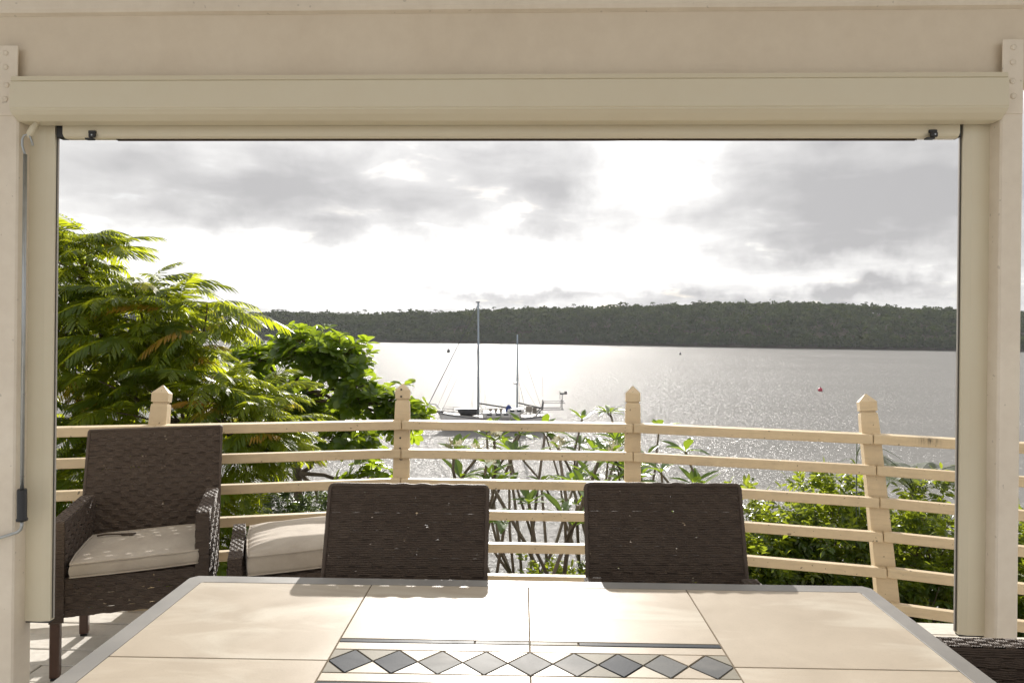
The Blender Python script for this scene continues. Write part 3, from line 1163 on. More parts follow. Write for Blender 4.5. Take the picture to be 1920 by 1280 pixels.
# ------------------------------------------------------------------ the yacht and the buoys
def yacht():
    bx, by = -5.0, 79.0
    t = empty('sailing_yacht', (bx, by, WZ), R(2.0))
    t.rotation_euler = (0, R(-1.2), R(2))
    tag(t, 'white two-masted sailing yacht with bare masts anchored on the bay', 'yacht')
    # hull: stations along x from bow (-) to stern (+)
    L0, L1 = -6.6, 5.6
    V, F = [], []
    ns, nr = 22, 9
    sheer = []
    for i in range(ns + 1):
        s = i / ns
        x = L0 + (L1 - L0) * s
        beam = 1.85 * math.sin(math.pi * min(1, .06 + s * .66)) ** .75 * (1 if s > .02 else .3)
        if s > .75:
            beam *= 1 - .35 * ((s - .75) / .25) ** 2
        sh = 2.15 - 1.9 * s + 1.45 * s * s
        keel = -.5 - .5 * math.sin(math.pi * s)
        rake = -.35 * (1 - s) ** 6
        sheer.append((x, beam, sh))
        for k in range(nr):
            a = k / (nr - 1)               # 0 left sheer .. 1 right sheer
            u = abs(2 * a - 1)
            w = math.copysign(1, a - .5) * beam * (u ** .55 if u > 0 else 0) if abs(a - .5) > 1e-6 else 0.0
            z = keel + (sh - keel) * u ** 1.5
            xx = x + (1.5 * (1 - u) ** 1.2 * (1 - s) ** 4) - (.7 * (1 - u) * s ** 6)
            V.append((xx, w, z))
    for i in range(ns):
        for k in range(nr - 1):
            a = i * nr + k
            F.append((a, a + nr, a + nr + 1, a + 1))
    F.append(tuple(range(ns * nr, ns * nr + nr)))
    F.append(tuple(range(nr))[::-1])
    hull = mesh_obj('hull', V, F, M_['boat_white'], t, True)
    # rubbing strake, dark boot stripe
    st = MB()
    for sg in (-1, 1):
        st.tube([(x, sg * (b + .02), h - .12) for x, b, h in sheer], .05, 5)
    st.build('strake', M_['boat_stripe'], hull)
    bs = MB()
    for sg in (-1, 1):
        pts = []
        for i in range(ns + 1):
            s = i / ns
            x, b, h = sheer[i]
            pts.append((x + .62 * (1 - s) ** 4, sg * b * .80, .16))
        bs.tube(pts, .13, 5)
    bs.build('boot_stripe', M_['boat_stripe'], hull)
    # deck
    dv, df = [], []
    for x, b, h in sheer:
        dv += [(x, -b, h - .08), (x, b, h - .08)]
    for i in range(ns):
        a = 2 * i
        df.append((a, a + 1, a + 3, a + 2))
    mesh_obj('deck', dv, df, M_['boat_deck'], t)

    def dh(x):
        return float(np.interp(x, [q[0] for q in sheer], [q[2] for q in sheer]))

    def hb(x):
        return float(np.interp(x, [q[0] for q in sheer], [q[1] for q in sheer]))
    # cabin
    cb = MB()
    cb.box((.8, 0, dh(.8) + .22), (4.4, 2.0, .62), .12)
    cb.box((2.4, 0, dh(2.4) + .62), (1.9, 1.7, .5), .12)
    cab = cb.build('cabin', M_['boat_white'], t)
    for x in (-.6, .4, 1.3):
        box_child('window', (x, -1.005, dh(.8) + .30), (.55, .03, .18), M_['window_glass'], cab)
    for x in (2.0, 2.8):
        box_child('window', (x, -.855, dh(2.4) + .68), (.5, .03, .2), M_['window_glass'], cab)
    # dinghy on the foredeck
    dg = MB()
    dg.tube([(-4.3, 0, dh(-3.8) + .35), (-4.0, 0, dh(-3.8) + .35), (-3, 0, dh(-3) + .35), (-2.1, 0, dh(-2.2) + .4)], [.12, .40, .48, .40], 10)
    dg.build('dinghy', M_['boat_dark'], t, True)
    bd = MB()
    bd.box((-3.1, -.8, dh(-3.1) + .75), (3.0, .35, .12), .04)
    bd.build('paddle_board', M_['boat_stripe'], t)
    # bowsprit and anchor
    bw = MB()
    bw.tube([(-6.0, 0, 2.05), (-8.1, 0, 2.35)], [.14, .08], 8)
    bw.box((-7.1, 0, 2.25), (1.8, .55, .06), .02)
    bw.build('bowsprit', M_['boat_dark'], t)
    an = MB()
    an.tube([(-7.9, 0, 2.2), (-7.6, 0, 1.75), (-7.75, 0, 1.5)], .06, 6)
    an.build('anchor', M_['boat_dark'], t)

    def mast(x, h, name, r):
        m = MB()
        m.tube([(x, 0, dh(x)), (x + .07, 0, h * .5), (x + .14, 0, h)], [r, r * .95, r * .75], 10)
        o = m.build(name, M_['mast_alloy'], t, True)
        return o
    m1 = mast(-1.95, 14.7, 'main_mast', .135)
    m2 = mast(2.55, 10.95, 'mizzen_mast', .11)
    for x, zs, o, w in ((-1.9, (6.2, 10.4), m1, 1.1), (2.6, (6.0,), m2, .8)):
        for z in zs:
            s = MB()
            s.tube([(x, -w, z + .1), (x, 0, z), (x, w, z + .1)], .035, 5)
            s.build('spreader', M_['mast_alloy'], o)
    mh = MB()
    mh.box((-1.85, 0, 14.75), (.5, .2, .12), .03)
    mh.build('masthead', M_['boat_dark'], m1)
    rd = MB()
    rd.tube([(2.3, 0, 5.25), (2.3, 0, 5.45)], [.28, .28], 10)
    rd.box((2.42, 0, 5.2), (.3, .12, .1), .02)
    rd.build('radar', M_['boat_white'], m2)
    # booms
    for nm, a, b in (('boom', (-1.85, 0, 3.05), (2.3, 0, 2.35)), ('boom', (2.7, 0, 3.05), (5.6, 0, 2.35))):
        m = MB()
        m.tube([a, b], .085, 8)
        m.build(nm, M_['boat_dark'], t)
    # standing rigging
    rig = [((-8.0, 0, 2.35), (-1.85, 0, 14.4), .045), ((-6.2, 0, 2.1), (-1.85, 0, 11.2), .014), ((-6.9, 0, 2.2), (-1.85, 0, 13.0), .014),
           ((-1.75, 0, 14.5), (2.6, 0, 10.7), .010), ((-1.75, 0, 14.5), (5.3, 0, 1.6), .012), ((2.7, 0, 10.8), (5.6, 0, 1.7), .014)]
    for sg in (-1, 1):
        rig += [((-1.6, sg * 1.6, dh(-1.6)), (-1.9, sg * 1.1, 10.45), .013), ((-1.9, sg * 1.1, 10.45), (-1.82, 0, 14.3), .013),
                ((-.9, sg * 1.7, dh(-.9)), (-1.88, 0, 10.2), .013), ((-2.8, sg * 1.6, dh(-2.8)), (-1.88, 0, 10.2), .013),
                ((2.9, sg * 1.7, dh(2.9)), (2.65, 0, 10.6), .013), ((3.7, sg * 1.6, dh(3.7)), (2.65, 0, 6.2), .013)]
    for a, b, r in rig:
        m = MB()
        m.tube([a, b], r, 5)
        m.build('stay', M_['boat_dark'], t)
    # guard rails
    for sg in (-1, 1):
        g = MB()
        xs = np.linspace(-6.0, 5.2, 11)
        for x in xs:
            g.tube([(x, sg * hb(x) * .95, dh(x) - .05), (x, sg * hb(x) * .95, dh(x) + .62)], .022, 5)
        for dz in (.32, .60):
            g.tube([(x, sg * hb(x) * .95, dh(x) + dz) for x in xs], .014, 4)
        g.build('guard_rail', M_['boat_dark'], t)
    pp = MB()
    pp.tube([(-6.2, -.5, dh(-6.2)), (-6.9, -.35, 3.0), (-7.5, 0, 3.05), (-6.9, .35, 3.0), (-6.2, .5, dh(-6.2))], .025, 5)
    pp.build('pulpit', M_['boat_dark'], t)
    # stern gantry with solar panel, wind generator, davits
    ga = MB()
    for sg in (-.9, .9):
        ga.tube([(4.7, sg, dh(4.7)), (5.5, sg, 2.5), (5.6, sg, 3.3)], .065, 6)
        ga.tube([(5.4, sg, 2.35), (7.9, sg, 2.35)], .06, 6)
        ga.tube([(7.7, sg, 2.35), (7.75, sg, 3.3)], .05, 6)
        ga.tube([(5.5, sg, 3.1), (8.1, sg, 3.1)], .04, 6)
    ga.tube([(7.75, -.9, 2.35), (7.75, .9, 2.35)], .05, 6)
    ga.build('stern_gantry', M_['boat_dark'], t)
    wg = MB()
    wg.tube([(7.75, -.9, 3.1), (7.75, -.9, 4.15)], .04, 6)
    wg.tube([(7.5, -.9, 4.15), (8.05, -.9, 4.155)], [.12, .06], 8)
    for k in range(3):
        a = k * 2.094 + .4
        wg.box((7.48, -.9 + .3 * math.cos(a), 4.15 + .3 * math.sin(a)), (.03, .6 * abs(math.cos(a)) + .08, .6 * abs(math.sin(a)) + .08), .01)
    wg.box((8.15, -.9, 4.25), (.3, .03, .35), .01)
    wg.build('wind_generator', M_['boat_dark'], t)
    ae = MB()
    ae.tube([(5.6, .9, 3.6), (5.62, .9, 6.0)], .015, 4)
    ae.build('aerial', M_['boat_dark'], t)
    sb = MB()
    sb.tube([(1.55, -.2, dh(1) + .5), (1.6, -.2, dh(1) + 1.1), (1.6, -.2, dh(1) + 1.35)], [.35, .3, .05], 8)
    sb.build('sail_cover', M_['blue_canvas'], t, True)
    ck = MB()
    ck.box((3.95, 0, dh(4) + .75), (.7, .9, .7), .08)
    ck.box((4.6, .5, dh(4.6) + .5), (.5, .4, .7), .08)
    for x in (-.5, 0.1, .7):
        ck.tube([(x, -.4, dh(x) + .55), (x, -.4, dh(x) + .95)], [.2, .16], 7)
    ck.build('deck_gear', M_['boat_deck'], t)


yacht()


def buoy(x, y, r, mat, label, h=1.5):
    m = MB()
    m.tube([(0, 0, -.3 * r), (0, 0, .1), (0, 0, r * h * .7), (0, 0, r * h), (0, 0, r * h * 1.12)], [r * .9, r, r * .95, r * .5, r * .1], 12)
    t = empty('mooring_buoy', (x, y, WZ))
    tag(t, label, 'buoy')
    mesh_obj('float', m.v, m.f, M_[mat], t, True)
    q = MB()
    q.tube([(0, 0, r * h), (0, 0, r * h * 1.35)], r * .14, 6)
    q.build('ring_post', M_['boat_dark'], t)


buoy(54.6, 134.8, .42, 'buoy_red', 'red mooring buoy on the open water to the right')
buoy(-39.7, 298, .75, 'boat_dark', 'small dark marker buoy far out left of the tall mast', 2.0)
buoy(62.4, 305, .42, 'boat_dark', 'tiny dark marker far out near the right-hand wooded shore', 2.4)

# ------------------------------------------------------------------ deck and railing
RV = [(-4.70, 2.88), (-3.36, 3.24), (-2.055, 3.59), (-.792, 3.925), (.545, 3.95), (1.765, 3.70), (3.0, 3.29), (4.3, 2.84)]   # rail face line at z = .94
LEAN = 0.16
SIDE = {2: -.040, 5: .075}          # the two corner posts also splay sideways
RV = [np.array(p) for p in RV]
seg_n = []
for i in range(len(RV) - 1):
    d = RV[i + 1] - RV[i]
    d = d / np.linalg.norm(d)
    seg_n.append(np.array([-d[1], d[0]]))
ver_n = [seg_n[0]] + [(seg_n[i] + seg_n[i + 1]) / np.linalg.norm(seg_n[i] + seg_n[i + 1]) for i in range(len(seg_n) - 1)] + [seg_n[-1]]


def rail_pt(i, z):
    p = RV[i] + ver_n[i] * LEAN * (z - .94) + np.array([ver_n[i][1], -ver_n[i][0]]) * SIDE.get(i, 0.0) * (1.08 - z)
    return Vector((p[0], p[1], z))


def railing():
    t = empty('deck_railing', (0, 3.6, 0))
    tag(t, 'cream wooden deck railing with six horizontal rails and pointed posts leaning outward', 'railing')
    off = Vector((0, -3.6, 0))
    ztop = [.943, .784, .620, .450, .276, .106]
    for k, zt in enumerate(ztop):
        h = .050
        dep = .075 if k == 0 else .042
        for i in range(len(RV) - 1):
            a, b = rail_pt(i, zt - h / 2), rail_pt(i + 1, zt - h / 2)
            ex = (b - a)
            ln = ex.length
            ex.normalize()
            ez = Vector((0, 0, 1))
            ey = ez.cross(ex).normalized()
            jit = random.uniform(-.0025, .0025)
            mid = (a + b) / 2 + ey * (dep / 2) + Vector((0, 0, jit)) + off
            v, f = chamfer_box((ln - .003, dep, h), .004)
            rot = Matrix.Rotation(random.uniform(-.0012, .0012), 4, 'Y')
            mesh_obj('rail', v, f, M_['rail_paint'], t, False, frame(mid, ex, ey, ez) @ rot)
    for i in range(1, len(RV) - 1):
        n2 = ver_n[i]
        nv = Vector((n2[0], n2[1], 0))
        ex = Vector((n2[1], -n2[0], 0))
        ez = (nv * LEAN - ex * SIDE.get(i, 0.0) + Vector((0, 0, 1))).normalized()
        ex = (ex - ez * ex.dot(ez)).normalized()
        ey = ez.cross(ex).normalized()
        base = rail_pt(i, .0) + nv * (.042 + .046) + off
        M = frame(base, ex, ey, ez)
        w = .088

        def ringbox(levels):
            V, F = [], []
            for z, q in levels:
                V += [(-q, -q, z), (q, -q, z), (q, q, z), (-q, q, z)]
            for a in range(len(levels) - 1):
                for c in range(4):
                    F.append((a * 4 + c, a * 4 + (c + 1) % 4, a * 4 + 4 + (c + 1) % 4, a * 4 + 4 + c))
            F.append((3, 2, 1, 0))
            return V, F
        h = w / 2
        V, F = ringbox([(-.35, h + .009), (.98, h), (1.045, h - .002), (1.062, h - .004)])
        F.append((12, 13, 14, 15))
        p = mesh_obj('post', V, F, M_['rail_paint'], t, False, M)
        V, F = ringbox([(1.058, h - .010), (1.073, h - .010), (1.0735, h - .002), (1.122, h - .001), (1.126, h - .004), (1.166, .003)])
        F.append((20, 21, 22, 23))
        mesh_obj('post_cap', V, F, M_['rail_paint'], p)
        if i == 3:
            for zz in (1.148 - .022, 1.085, .855 - .01, .81 - .025):
                v, f = tube([(-.008, -h - .002, zz), (-.008, -h + .004, zz)], .006, 10)
                mesh_obj('screw_hole', v, f, M_['dark_gap'], p)


railing()


def edge_y(x):
    xs = [p[0] for p in RV]
    ys = [p[1] - .12 for p in RV]
    return float(np.interp(x, xs, ys))


def deck():
    t = empty('deck_floor', (0, 0, 0))
    tag(t, 'white painted plank deck', kind='structure')
    w, gap = .138, .007
    y = -4.0
    xs = np.linspace(-4.7, 4.3, 400)
    ey = np.array([edge_y(x) + .14 for x in xs])
    row = 0
    while y < 4.05:
        ok = xs[ey > y + w * .6]
        if len(ok) < 8:
            break
        x0, x1 = ok[0], ok[-1]
        cuts = [x0]
        c = x0 + random.uniform(.8, 3.2)
        while c < x1 - .4:
            cuts.append(c)
            c += random.uniform(2.4, 3.6)
        cuts.append(x1)
        for a, b in zip(cuts[:-1], cuts[1:]):
            v, f = chamfer_box((b - a - .004, w - gap, .03), .003)
            M = Matrix.Translation(((a + b) / 2, y + w / 2, -.015 + random.uniform(-.0015, .0015))) @ Matrix.Rotation(random.uniform(-.004, .004), 4, 'X')
            mesh_obj('plank', v, f, M_['deck_paint'], t, False, M)
        y += w
        row += 1
    j = MB()
    for x in np.arange(-4.4, 4.3, .6):
        j.box((x, -.2, -.12), (.05, edge_y(x) + 3.8, .16), .003)
    for x in (-4, -1.4, 1.4, 4):
        j.box((x, 2.4, -1.3), (.12, .12, 2.2), .004)
    o = j.build('joists', M_['deck_paint'], t)
    o['kind'] = 'stuff'


deck()


# ------------------------------------------------------------------ the veranda
def sweep_x(profile, x0, x1):
    """extrude a (y, z) outline along x"""
    n = len(profile)
    V = [(x0, y, z) for y, z in profile] + [(x1, y, z) for y, z in profile]
    F = [(i, (i + 1) % n, n + (i + 1) % n, n + i) for i in range(n)]
    F += [tuple(range(n))[::-1], tuple(range(n, 2 * n))]
    return V, F


def veranda():
    t = empty('veranda_frame', (0, 2.5, 0))
    tag(t, 'cream painted veranda frame of two posts and a deep header beam around the view', 'veranda')
    D = Vector((0, -2.5, 0))

    def part(name, c, size, mat, parent=t, ch=.003):
        return box_child(name, Vector(c) + D, size, M_[mat], parent, ch)
    # posts
    pl = part('post', (-1.975 - .0475, 2.5475, 1.199), (.095, .095, 2.398), 'house_paint', ch=.006)
    pr = part('post', (1.635 + .0395, 2.5475, 1.199), (.079, .095, 2.398), 'house_paint', ch=.006)
    # header beam in two layers
    bm = part('header_beam', (0, 2.575, 2.53), (10.4, .10, .262), 'beam_paint', ch=.004)
    V, F = sweep_x([(2.506, 2.664), (2.530, 2.656), (2.64, 2.656), (2.64, 2.95), (2.500, 2.95), (2.500, 2.676)], -5.2, 5.2)
    mesh_obj('cornice_board', V, F, M_['house_paint'], t, False, Matrix.Translation(D))
    part('lower_beam', (-.17, 2.597, 2.33), (3.60, .085, .138), 'beam_paint', ch=.003)
    for x in (-4.9, 4.4):
        part('post', (x, 2.5475, 1.13), (.095, .095, 2.26), 'house_paint', ch=.006)
    # bracket plates with bolts
    for x, w in ((-1.9745 - .045, .088), (1.6365 + .036, .073)):
        q = part('bracket_plate', (x, 2.4985, 2.405), (w, .005, .265), 'house_paint', ch=.0015)
        for z in (2.508, 2.455, 2.388, 2.335):
            b = MB()
            b.tube([(0, 0, 0), (0, -.003, 0), (0, -.005, 0)], [.0105, .010, .005], 12)
            o = b.build('bolt', M_['house_paint'], q, True, Matrix.Translation((random.uniform(-.004, .004), -.0024, z - 2.405)))
    return t


veranda()

RAKE = R(20)  # unseen ceiling, its slope and short depth shaped to let more sky light in
ce = empty('ceiling', (0, 2.50, 2.96))
ce.rotation_euler = (-RAKE, 0, 0)
tag(ce, 'unseen cream boarded veranda ceiling, raked up towards the house to let in sky light', kind='structure')
for i in range(15):
    v, f = chamfer_box((10.4, .197, .02), .004)
    mesh_obj('ceiling_board', v, f, M_['ceiling_paint'], ce, False, Matrix.Translation((0, -.05 - i * .2, .012)))
v, f = chamfer_box((11.4, 3.5, .05), .004)
mesh_obj('roof_sheet', v, f, M_['ceiling_paint'], ce, False, Matrix.Translation((0, -1.4, .06)))


# ------------------------------------------------------------------ roller blind
def blind():
    t = empty('roller_blind', (0, 2.5, 0))
    tag(t, 'rolled-up cream outdoor roller blind with cassette, bottom bar and two side guides', 'blind')
    D = Matrix.Translation((0, -2.5, 0))
    x0, x1 = -1.973, 1.633
    # cassette profile (y, z)
    prof = [(2.553, 2.412), (2.462, 2.408), (2.460, 2.392), (2.4625, 2.390), (2.456, 2.386), (2.454, 2.290), (2.4575, 2.286), (2.457, 2.281), (2.470, 2.268), (2.492, 2.254), (2.498, 2.251), (2.553, 2.251)]
    V, F = sweep_x(prof[::-1], x0, x1)
    ca = mesh_obj('cassette', V, F, M_['blind_cream'], t, False, D)
    # bottom bar with rounded front
    prof = [(2.556, 2.256), (2.600, 2.256), (2.600, 2.208), (2.572, 2.206), (2.562, 2.212), (2.556, 2.222)]
    V, F = sweep_x(prof, -1.842, 1.527)
    bar = mesh_obj('bottom_bar', V, F, M_['blind_cream'], t, False, D)
    for xa, xb in ((-1.872, -1.843), (1.5275, 1.536)):
        v, f = chamfer_box((xb - xa, .04, .048), .002)
        mesh_obj('end_cap', v, f, M_['black_plastic'], bar, False, Matrix.Translation(((xa + xb) / 2, 2.582, 2.232)))
    # brush under the bar
    b = MB()
    n = 420
    for i in range(n):
        x = -1.64 + 3.02 * i / (n - 1)
        hh = random.uniform(.006, .0095)
        b.add([(x - .0045, 2.578, 2.207), (x + .0045, 2.578, 2.207), (x + random.uniform(.0, .004), 2.574, 2.207 - hh), (x - random.uniform(0, .004), 2.574, 2.207 - hh)], [(0, 1, 2, 3)])
    b.box((-.13, 2.582, 2.2045), (3.02, .008, .009), .001)
    o = b.build('brush_seal', M_['brush_strip'], bar, False)
    o['kind'] = 'stuff'
    # latch clips
    for x in (-1.722, 1.428):
        c = MB()
        c.box((x, 2.5525, 2.226), (.030, .008, .012), .002)
        c.box((x + .002, 2.549, 2.213), (.026, .012, .018), .003)
        c.box((x - .010, 2.555, 2.200), (.030, .020, .006), .001)
        cl = c.build('latch_clip', M_['black_plastic'], t, False, D)
        s = MB()
        s.tube([(x + .004, 2.545, 2.213), (x + .004, 2.5425, 2.213)], .003, 8)
        s.build('screw', M_['zinc'], cl, False)
    # side guides
    for xa, xb, zb, sgn in ((-1.976, -1.879, .342, 1), (1.545, 1.636, .388, -1)):
        g = MB()
        w = xb - xa
        xm = (xa + xb) / 2
        v, f = sweep_x([(0, 0), (1, 0)], 0, 1)
        # extruded guide with a stepped front, drawn in plan and swept up
        e = xa if sgn < 0 else xb
        plan = [(xb if sgn > 0 else xa, 2.566), (xm + sgn * w * .18, 2.560), (xa if sgn > 0 else xb, 2.560), (xa if sgn > 0 else xb, 2.590), (xb if sgn > 0 else xa, 2.590)]
        plan = [(x, y) for x, y in plan]
        n = len(plan)
        V = [(x, y, zb) for x, y in plan] + [(x, y, 2.262) for x, y in plan]
        F = [(i, (i + 1) % n, n + (i + 1) % n, n + i) for i in range(n)] + [tuple(range(n))[::-1], tuple(range(n, 2 * n))]
        if sgn > 0:
            F = [q[::-1] for q in F]
        gd = mesh_obj('side_guide', V, F, M_['blind_cream'], t, False, D)
        # channel lip along the opening
        lip = .0013 if sgn > 0 else .0022
        lx = (xb + lip) if sgn > 0 else (xa - lip)
        v, f = chamfer_box((lip * 2 - .0004, .008, 2.262 - zb - .01), .001)
        mesh_obj('channel_lip', v, f, M_['guide_alloy'], gd, False, Matrix.Translation((lx, 2.585, (2.262 + zb) / 2)))
        v, f = chamfer_box((.0012, .004, 2.262 - zb - .012), .0003)
        mesh_obj('channel_gap', v, f, M_['dark_gap'], gd, False, Matrix.Translation((lx - sgn * .0003, 2.577, (2.262 + zb) / 2)))
        v, f = chamfer_box((w - .004, .026, .007), .001)
        mesh_obj('guide_foot', v, f, M_['black_plastic'], gd, False, Matrix.Translation((xm, 2.576, zb - .0035)))
    # gear eye for the crank
    e = MB()
    e.tube([(-1.905, 2.520, 2.272), (-1.917, 2.508, 2.235), (-1.919, 2.507, 2.232), (-1.928, 2.500, 2.205), (-1.931, 2.498, 2.190)], [.0085, .0095, .012, .012, .007], 10)
    e.build('gear_eye', M_['blind_cream'], t, True, D)


blind()


def crank():
    t = empty('crank_rod', (-1.94, 2.49, .55))
    tag(t, 'long grey metal crank rod with black grip hanging from the blind on the left post', 'crank rod')
    D = Matrix.Translation((1.94, -2.49, -.55))
    h = MB()
    pts = []
    for i in range(13):
        a = R(200 - i * 21)
        pts.append((-1.934 + .0165 * math.cos(a) * -1 * -1, 2.492, 2.176 + .020 * math.sin(a)))
    pts = [(-1.938, 2.492, 2.115), (-1.945, 2.492, 2.140), (-1.951, 2.492, 2.160), (-1.951, 2.492, 2.182), (-1.944, 2.492, 2.197), (-1.933, 2.494, 2.200), (-1.923, 2.496, 2.192), (-1.918, 2.497, 2.176), (-1.914, 2.497, 2.160)]
    h.tube(pts, .0042, 8)
    h.build('hook', M_['zinc'], t, True, D)
    r = MB()
    r.tube([(-1.938, 2.490, 2.125), (-1.937, 2.490, 1.5), (-1.935, 2.488, .83)], .0068, 12)
    r.build('rod', M_['zinc'], t, True, D)
    g = MB()
    g.tube([(-1.935, 2.488, .870), (-1.935, 2.488, .866), (-1.934, 2.488, .762), (-1.934, 2.488, .757), (-1.934, 2.488, .750)], [.0145, .0165, .0165, .0195, .019], 14)
    g.build('grip', M_['black_plastic'], t, True, D)
    a = MB()
    a.tube([(-1.934, 2.488, .752), (-1.934, 2.487, .730), (-1.937, 2.486, .718), (-1.948, 2.484, .708), (-1.99, 2.478, .694), (-2.10, 2.46, .662)], .0058, 10)
    a.build('crank_arm', M_['zinc'], t, True, D)


crank()


# ------------------------------------------------------------------ tiled table
def table():
    TZ = .75
    t = empty('tiled_table', (-.0125, 1.520, 0), R(1.5))
    tag(t, 'large dining table with cream stone tiles, a band of dark diamonds and grey rim', 'table')
    hx, hy, bw = 1.000, .497, .052
    # rim with mitred, softly cut corners
    c = .018

    def ring(x, y, cc, z):
        return [(-x + cc, -y, z), (x - cc, -y, z), (x, -y + cc, z), (x, y - cc, z), (x - cc, y, z), (-x + cc, y, z), (-x, y - cc, z), (-x, -y + cc, z)]
    lv = [ring(hx - bw, hy - bw, .010, TZ - .03), ring(hx - bw, hy - bw, .010, TZ - .0008), ring(hx - bw + .001, hy - bw + .001, .010, TZ + .0002),
          ring(hx - .005, hy - .005, c, TZ + .0002), ring(hx, hy, c, TZ - .004), ring(hx, hy, c, TZ - .038), ring(hx - .004, hy - .004, c, TZ - .042), ring(hx - bw, hy - bw, .010, TZ - .042)]
    V = [p for l in lv for p in l]
    F = []
    for a in range(len(lv)):
        b = (a + 1) % len(lv)
        for k in range(8):
            F.append((a * 8 + k, a * 8 + (k + 1) % 8, b * 8 + (k + 1) % 8, b * 8 + k))
    mesh_obj('rim', V, [q for q in F], M_['table_border'], t)
    v, f = chamfer_box((2 * (hx - bw) - .004, 2 * (hy - bw) - .004, .02), .001)
    bed = mesh_obj('grout_bed', v, f, M_['grout'], t, False, Matrix.Translation((0, 0, TZ - .0125)))
    X0, X1, Y0, Y1 = -(hx - bw), (hx - bw), -(hy - bw), (hy - bw)

    def tile(poly, mat, name='tile', g=.0016, th=.010):
        """a flat tile from a plan outline, shrunk by the joint, with a tiny arris"""
        P = [Vector((x, y)) for x, y in poly]
        n = len(P)

        def inset(d):
            out = []
            for i in range(n):
                a, b, cc = P[i - 1], P[i], P[(i + 1) % n]
                e1, e2 = (b - a).normalized(), (cc - b).normalized()
                n1, n2 = Vector((-e1.y, e1.x)), Vector((-e2.y, e2.x))
                m = (n1 + n2)
                m = m / max(.2, m.dot(n1))
                out.append(b + m * d)
            return out
        zz = TZ + random.uniform(-.0003, .0003)
        lo, mi, hi = inset(g), inset(g), inset(g + .0009)
        V = [(*p, zz - th) for p in lo] + [(*p, zz - .0009) for p in mi] + [(*p, zz) for p in hi]
        F = []
        for a in range(2):
            for i in range(n):
                F.append((a * n + i, a * n + (i + 1) % n, a * n + n + (i + 1) % n, a * n + n + i))
        F.append(tuple(range(2 * n, 3 * n)))
        mesh_obj(name, V, F, M_[mat], t)

    def rect(x0, x1, y0, y1, mat, name='tile'):
        tile([(x0, y0), (x1, y0), (x1, y1), (x0, y1)], mat, name)
    ca, cb = -.452, .452
    for x0, x1 in ((X0, ca), (cb, X1)):
        rect(x0, x1, 0, Y1, 'tile_cream')
        rect(x0, x1, Y0, 0, 'tile_cream')
    b0, b1, b2 = .107, .089, .053          # dark strip, pale strip, diamond band
    for s in (1, -1):
        for x0, x1 in ((ca, 0), (0, cb)):
            ys = sorted((s * b0, s * Y1))
            rect(x0, x1, ys[0], ys[1], 'tile_cream')
        cuts = [ca, -.13, 0, .115, cb]
        for k, m in enumerate(('tile_slate', 'tile_grey', 'tile_mottled', 'tile_slate')):
            ys = sorted((s * b0, s * b1))
            rect(cuts[k], cuts[k + 1], ys[0], ys[1], m, 'border_strip')
        for x0, x1 in ((ca, 0), (0, cb)):
            ys = sorted((s * b1, s * b2))
            rect(x0, x1, ys[0], ys[1], 'tile_cream', 'border_strip')
    n = 9
    w = (cb - ca) / n
    tri = ['tile_mottled', 'tile_mottled', 'tile_pale', 'tile_pale', 'tile_cream', 'tile_pale', 'tile_mottled', 'tile_mottled', 'tile_cream', 'tile_mottled']
    tri2 = ['tile_mottled', 'tile_pale', 'tile_cream', 'tile_pale', 'tile_pale', 'tile_cream', 'tile_mottled', 'tile_pale', 'tile_cream', 'tile_mottled']
    dm = ['tile_slate', 'tile_slate', 'tile_grey', 'tile_grey', 'tile_grey', 'tile_grey', 'tile_slate', 'tile_grey', 'tile_grey']
    for i in range(n):
        xa, xm, xb = ca + i * w, ca + (i + .5) * w, ca + (i + 1) * w
        tile([(xa, 0), (xm, -b2), (xb, 0), (xm, b2)], dm[i], 'diamond_tile')
    for i in range(n + 1):
        xa = ca + (i - .5) * w
        xl, xr = max(xa, ca), min(xa + w, cb)
        xc = ca + i * w
        tile([(xl, b2), (xc, 0), (xr, b2)] if 0 < i < n else ([(ca, b2), (ca, 0), (xr, b2)] if i == 0 else [(xl, b2), (cb, 0), (cb, b2)]), tri[i], 'triangle_tile')
        tile([(xl, -b2), (xr, -b2), (xc, 0)] if 0 < i < n else ([(ca, -b2), (xr, -b2), (ca, 0)] if i == 0 else [(xl, -b2), (cb, -b2), (cb, 0)]), tri2[i], 'triangle_tile')
    for sx in (-1, 1):
        for sy in (-1, 1):
            box_child('leg', (sx * (hx - .12), sy * (hy - .06), .354), (.06, .06, .708), M_['table_border'], t, .004)


table()


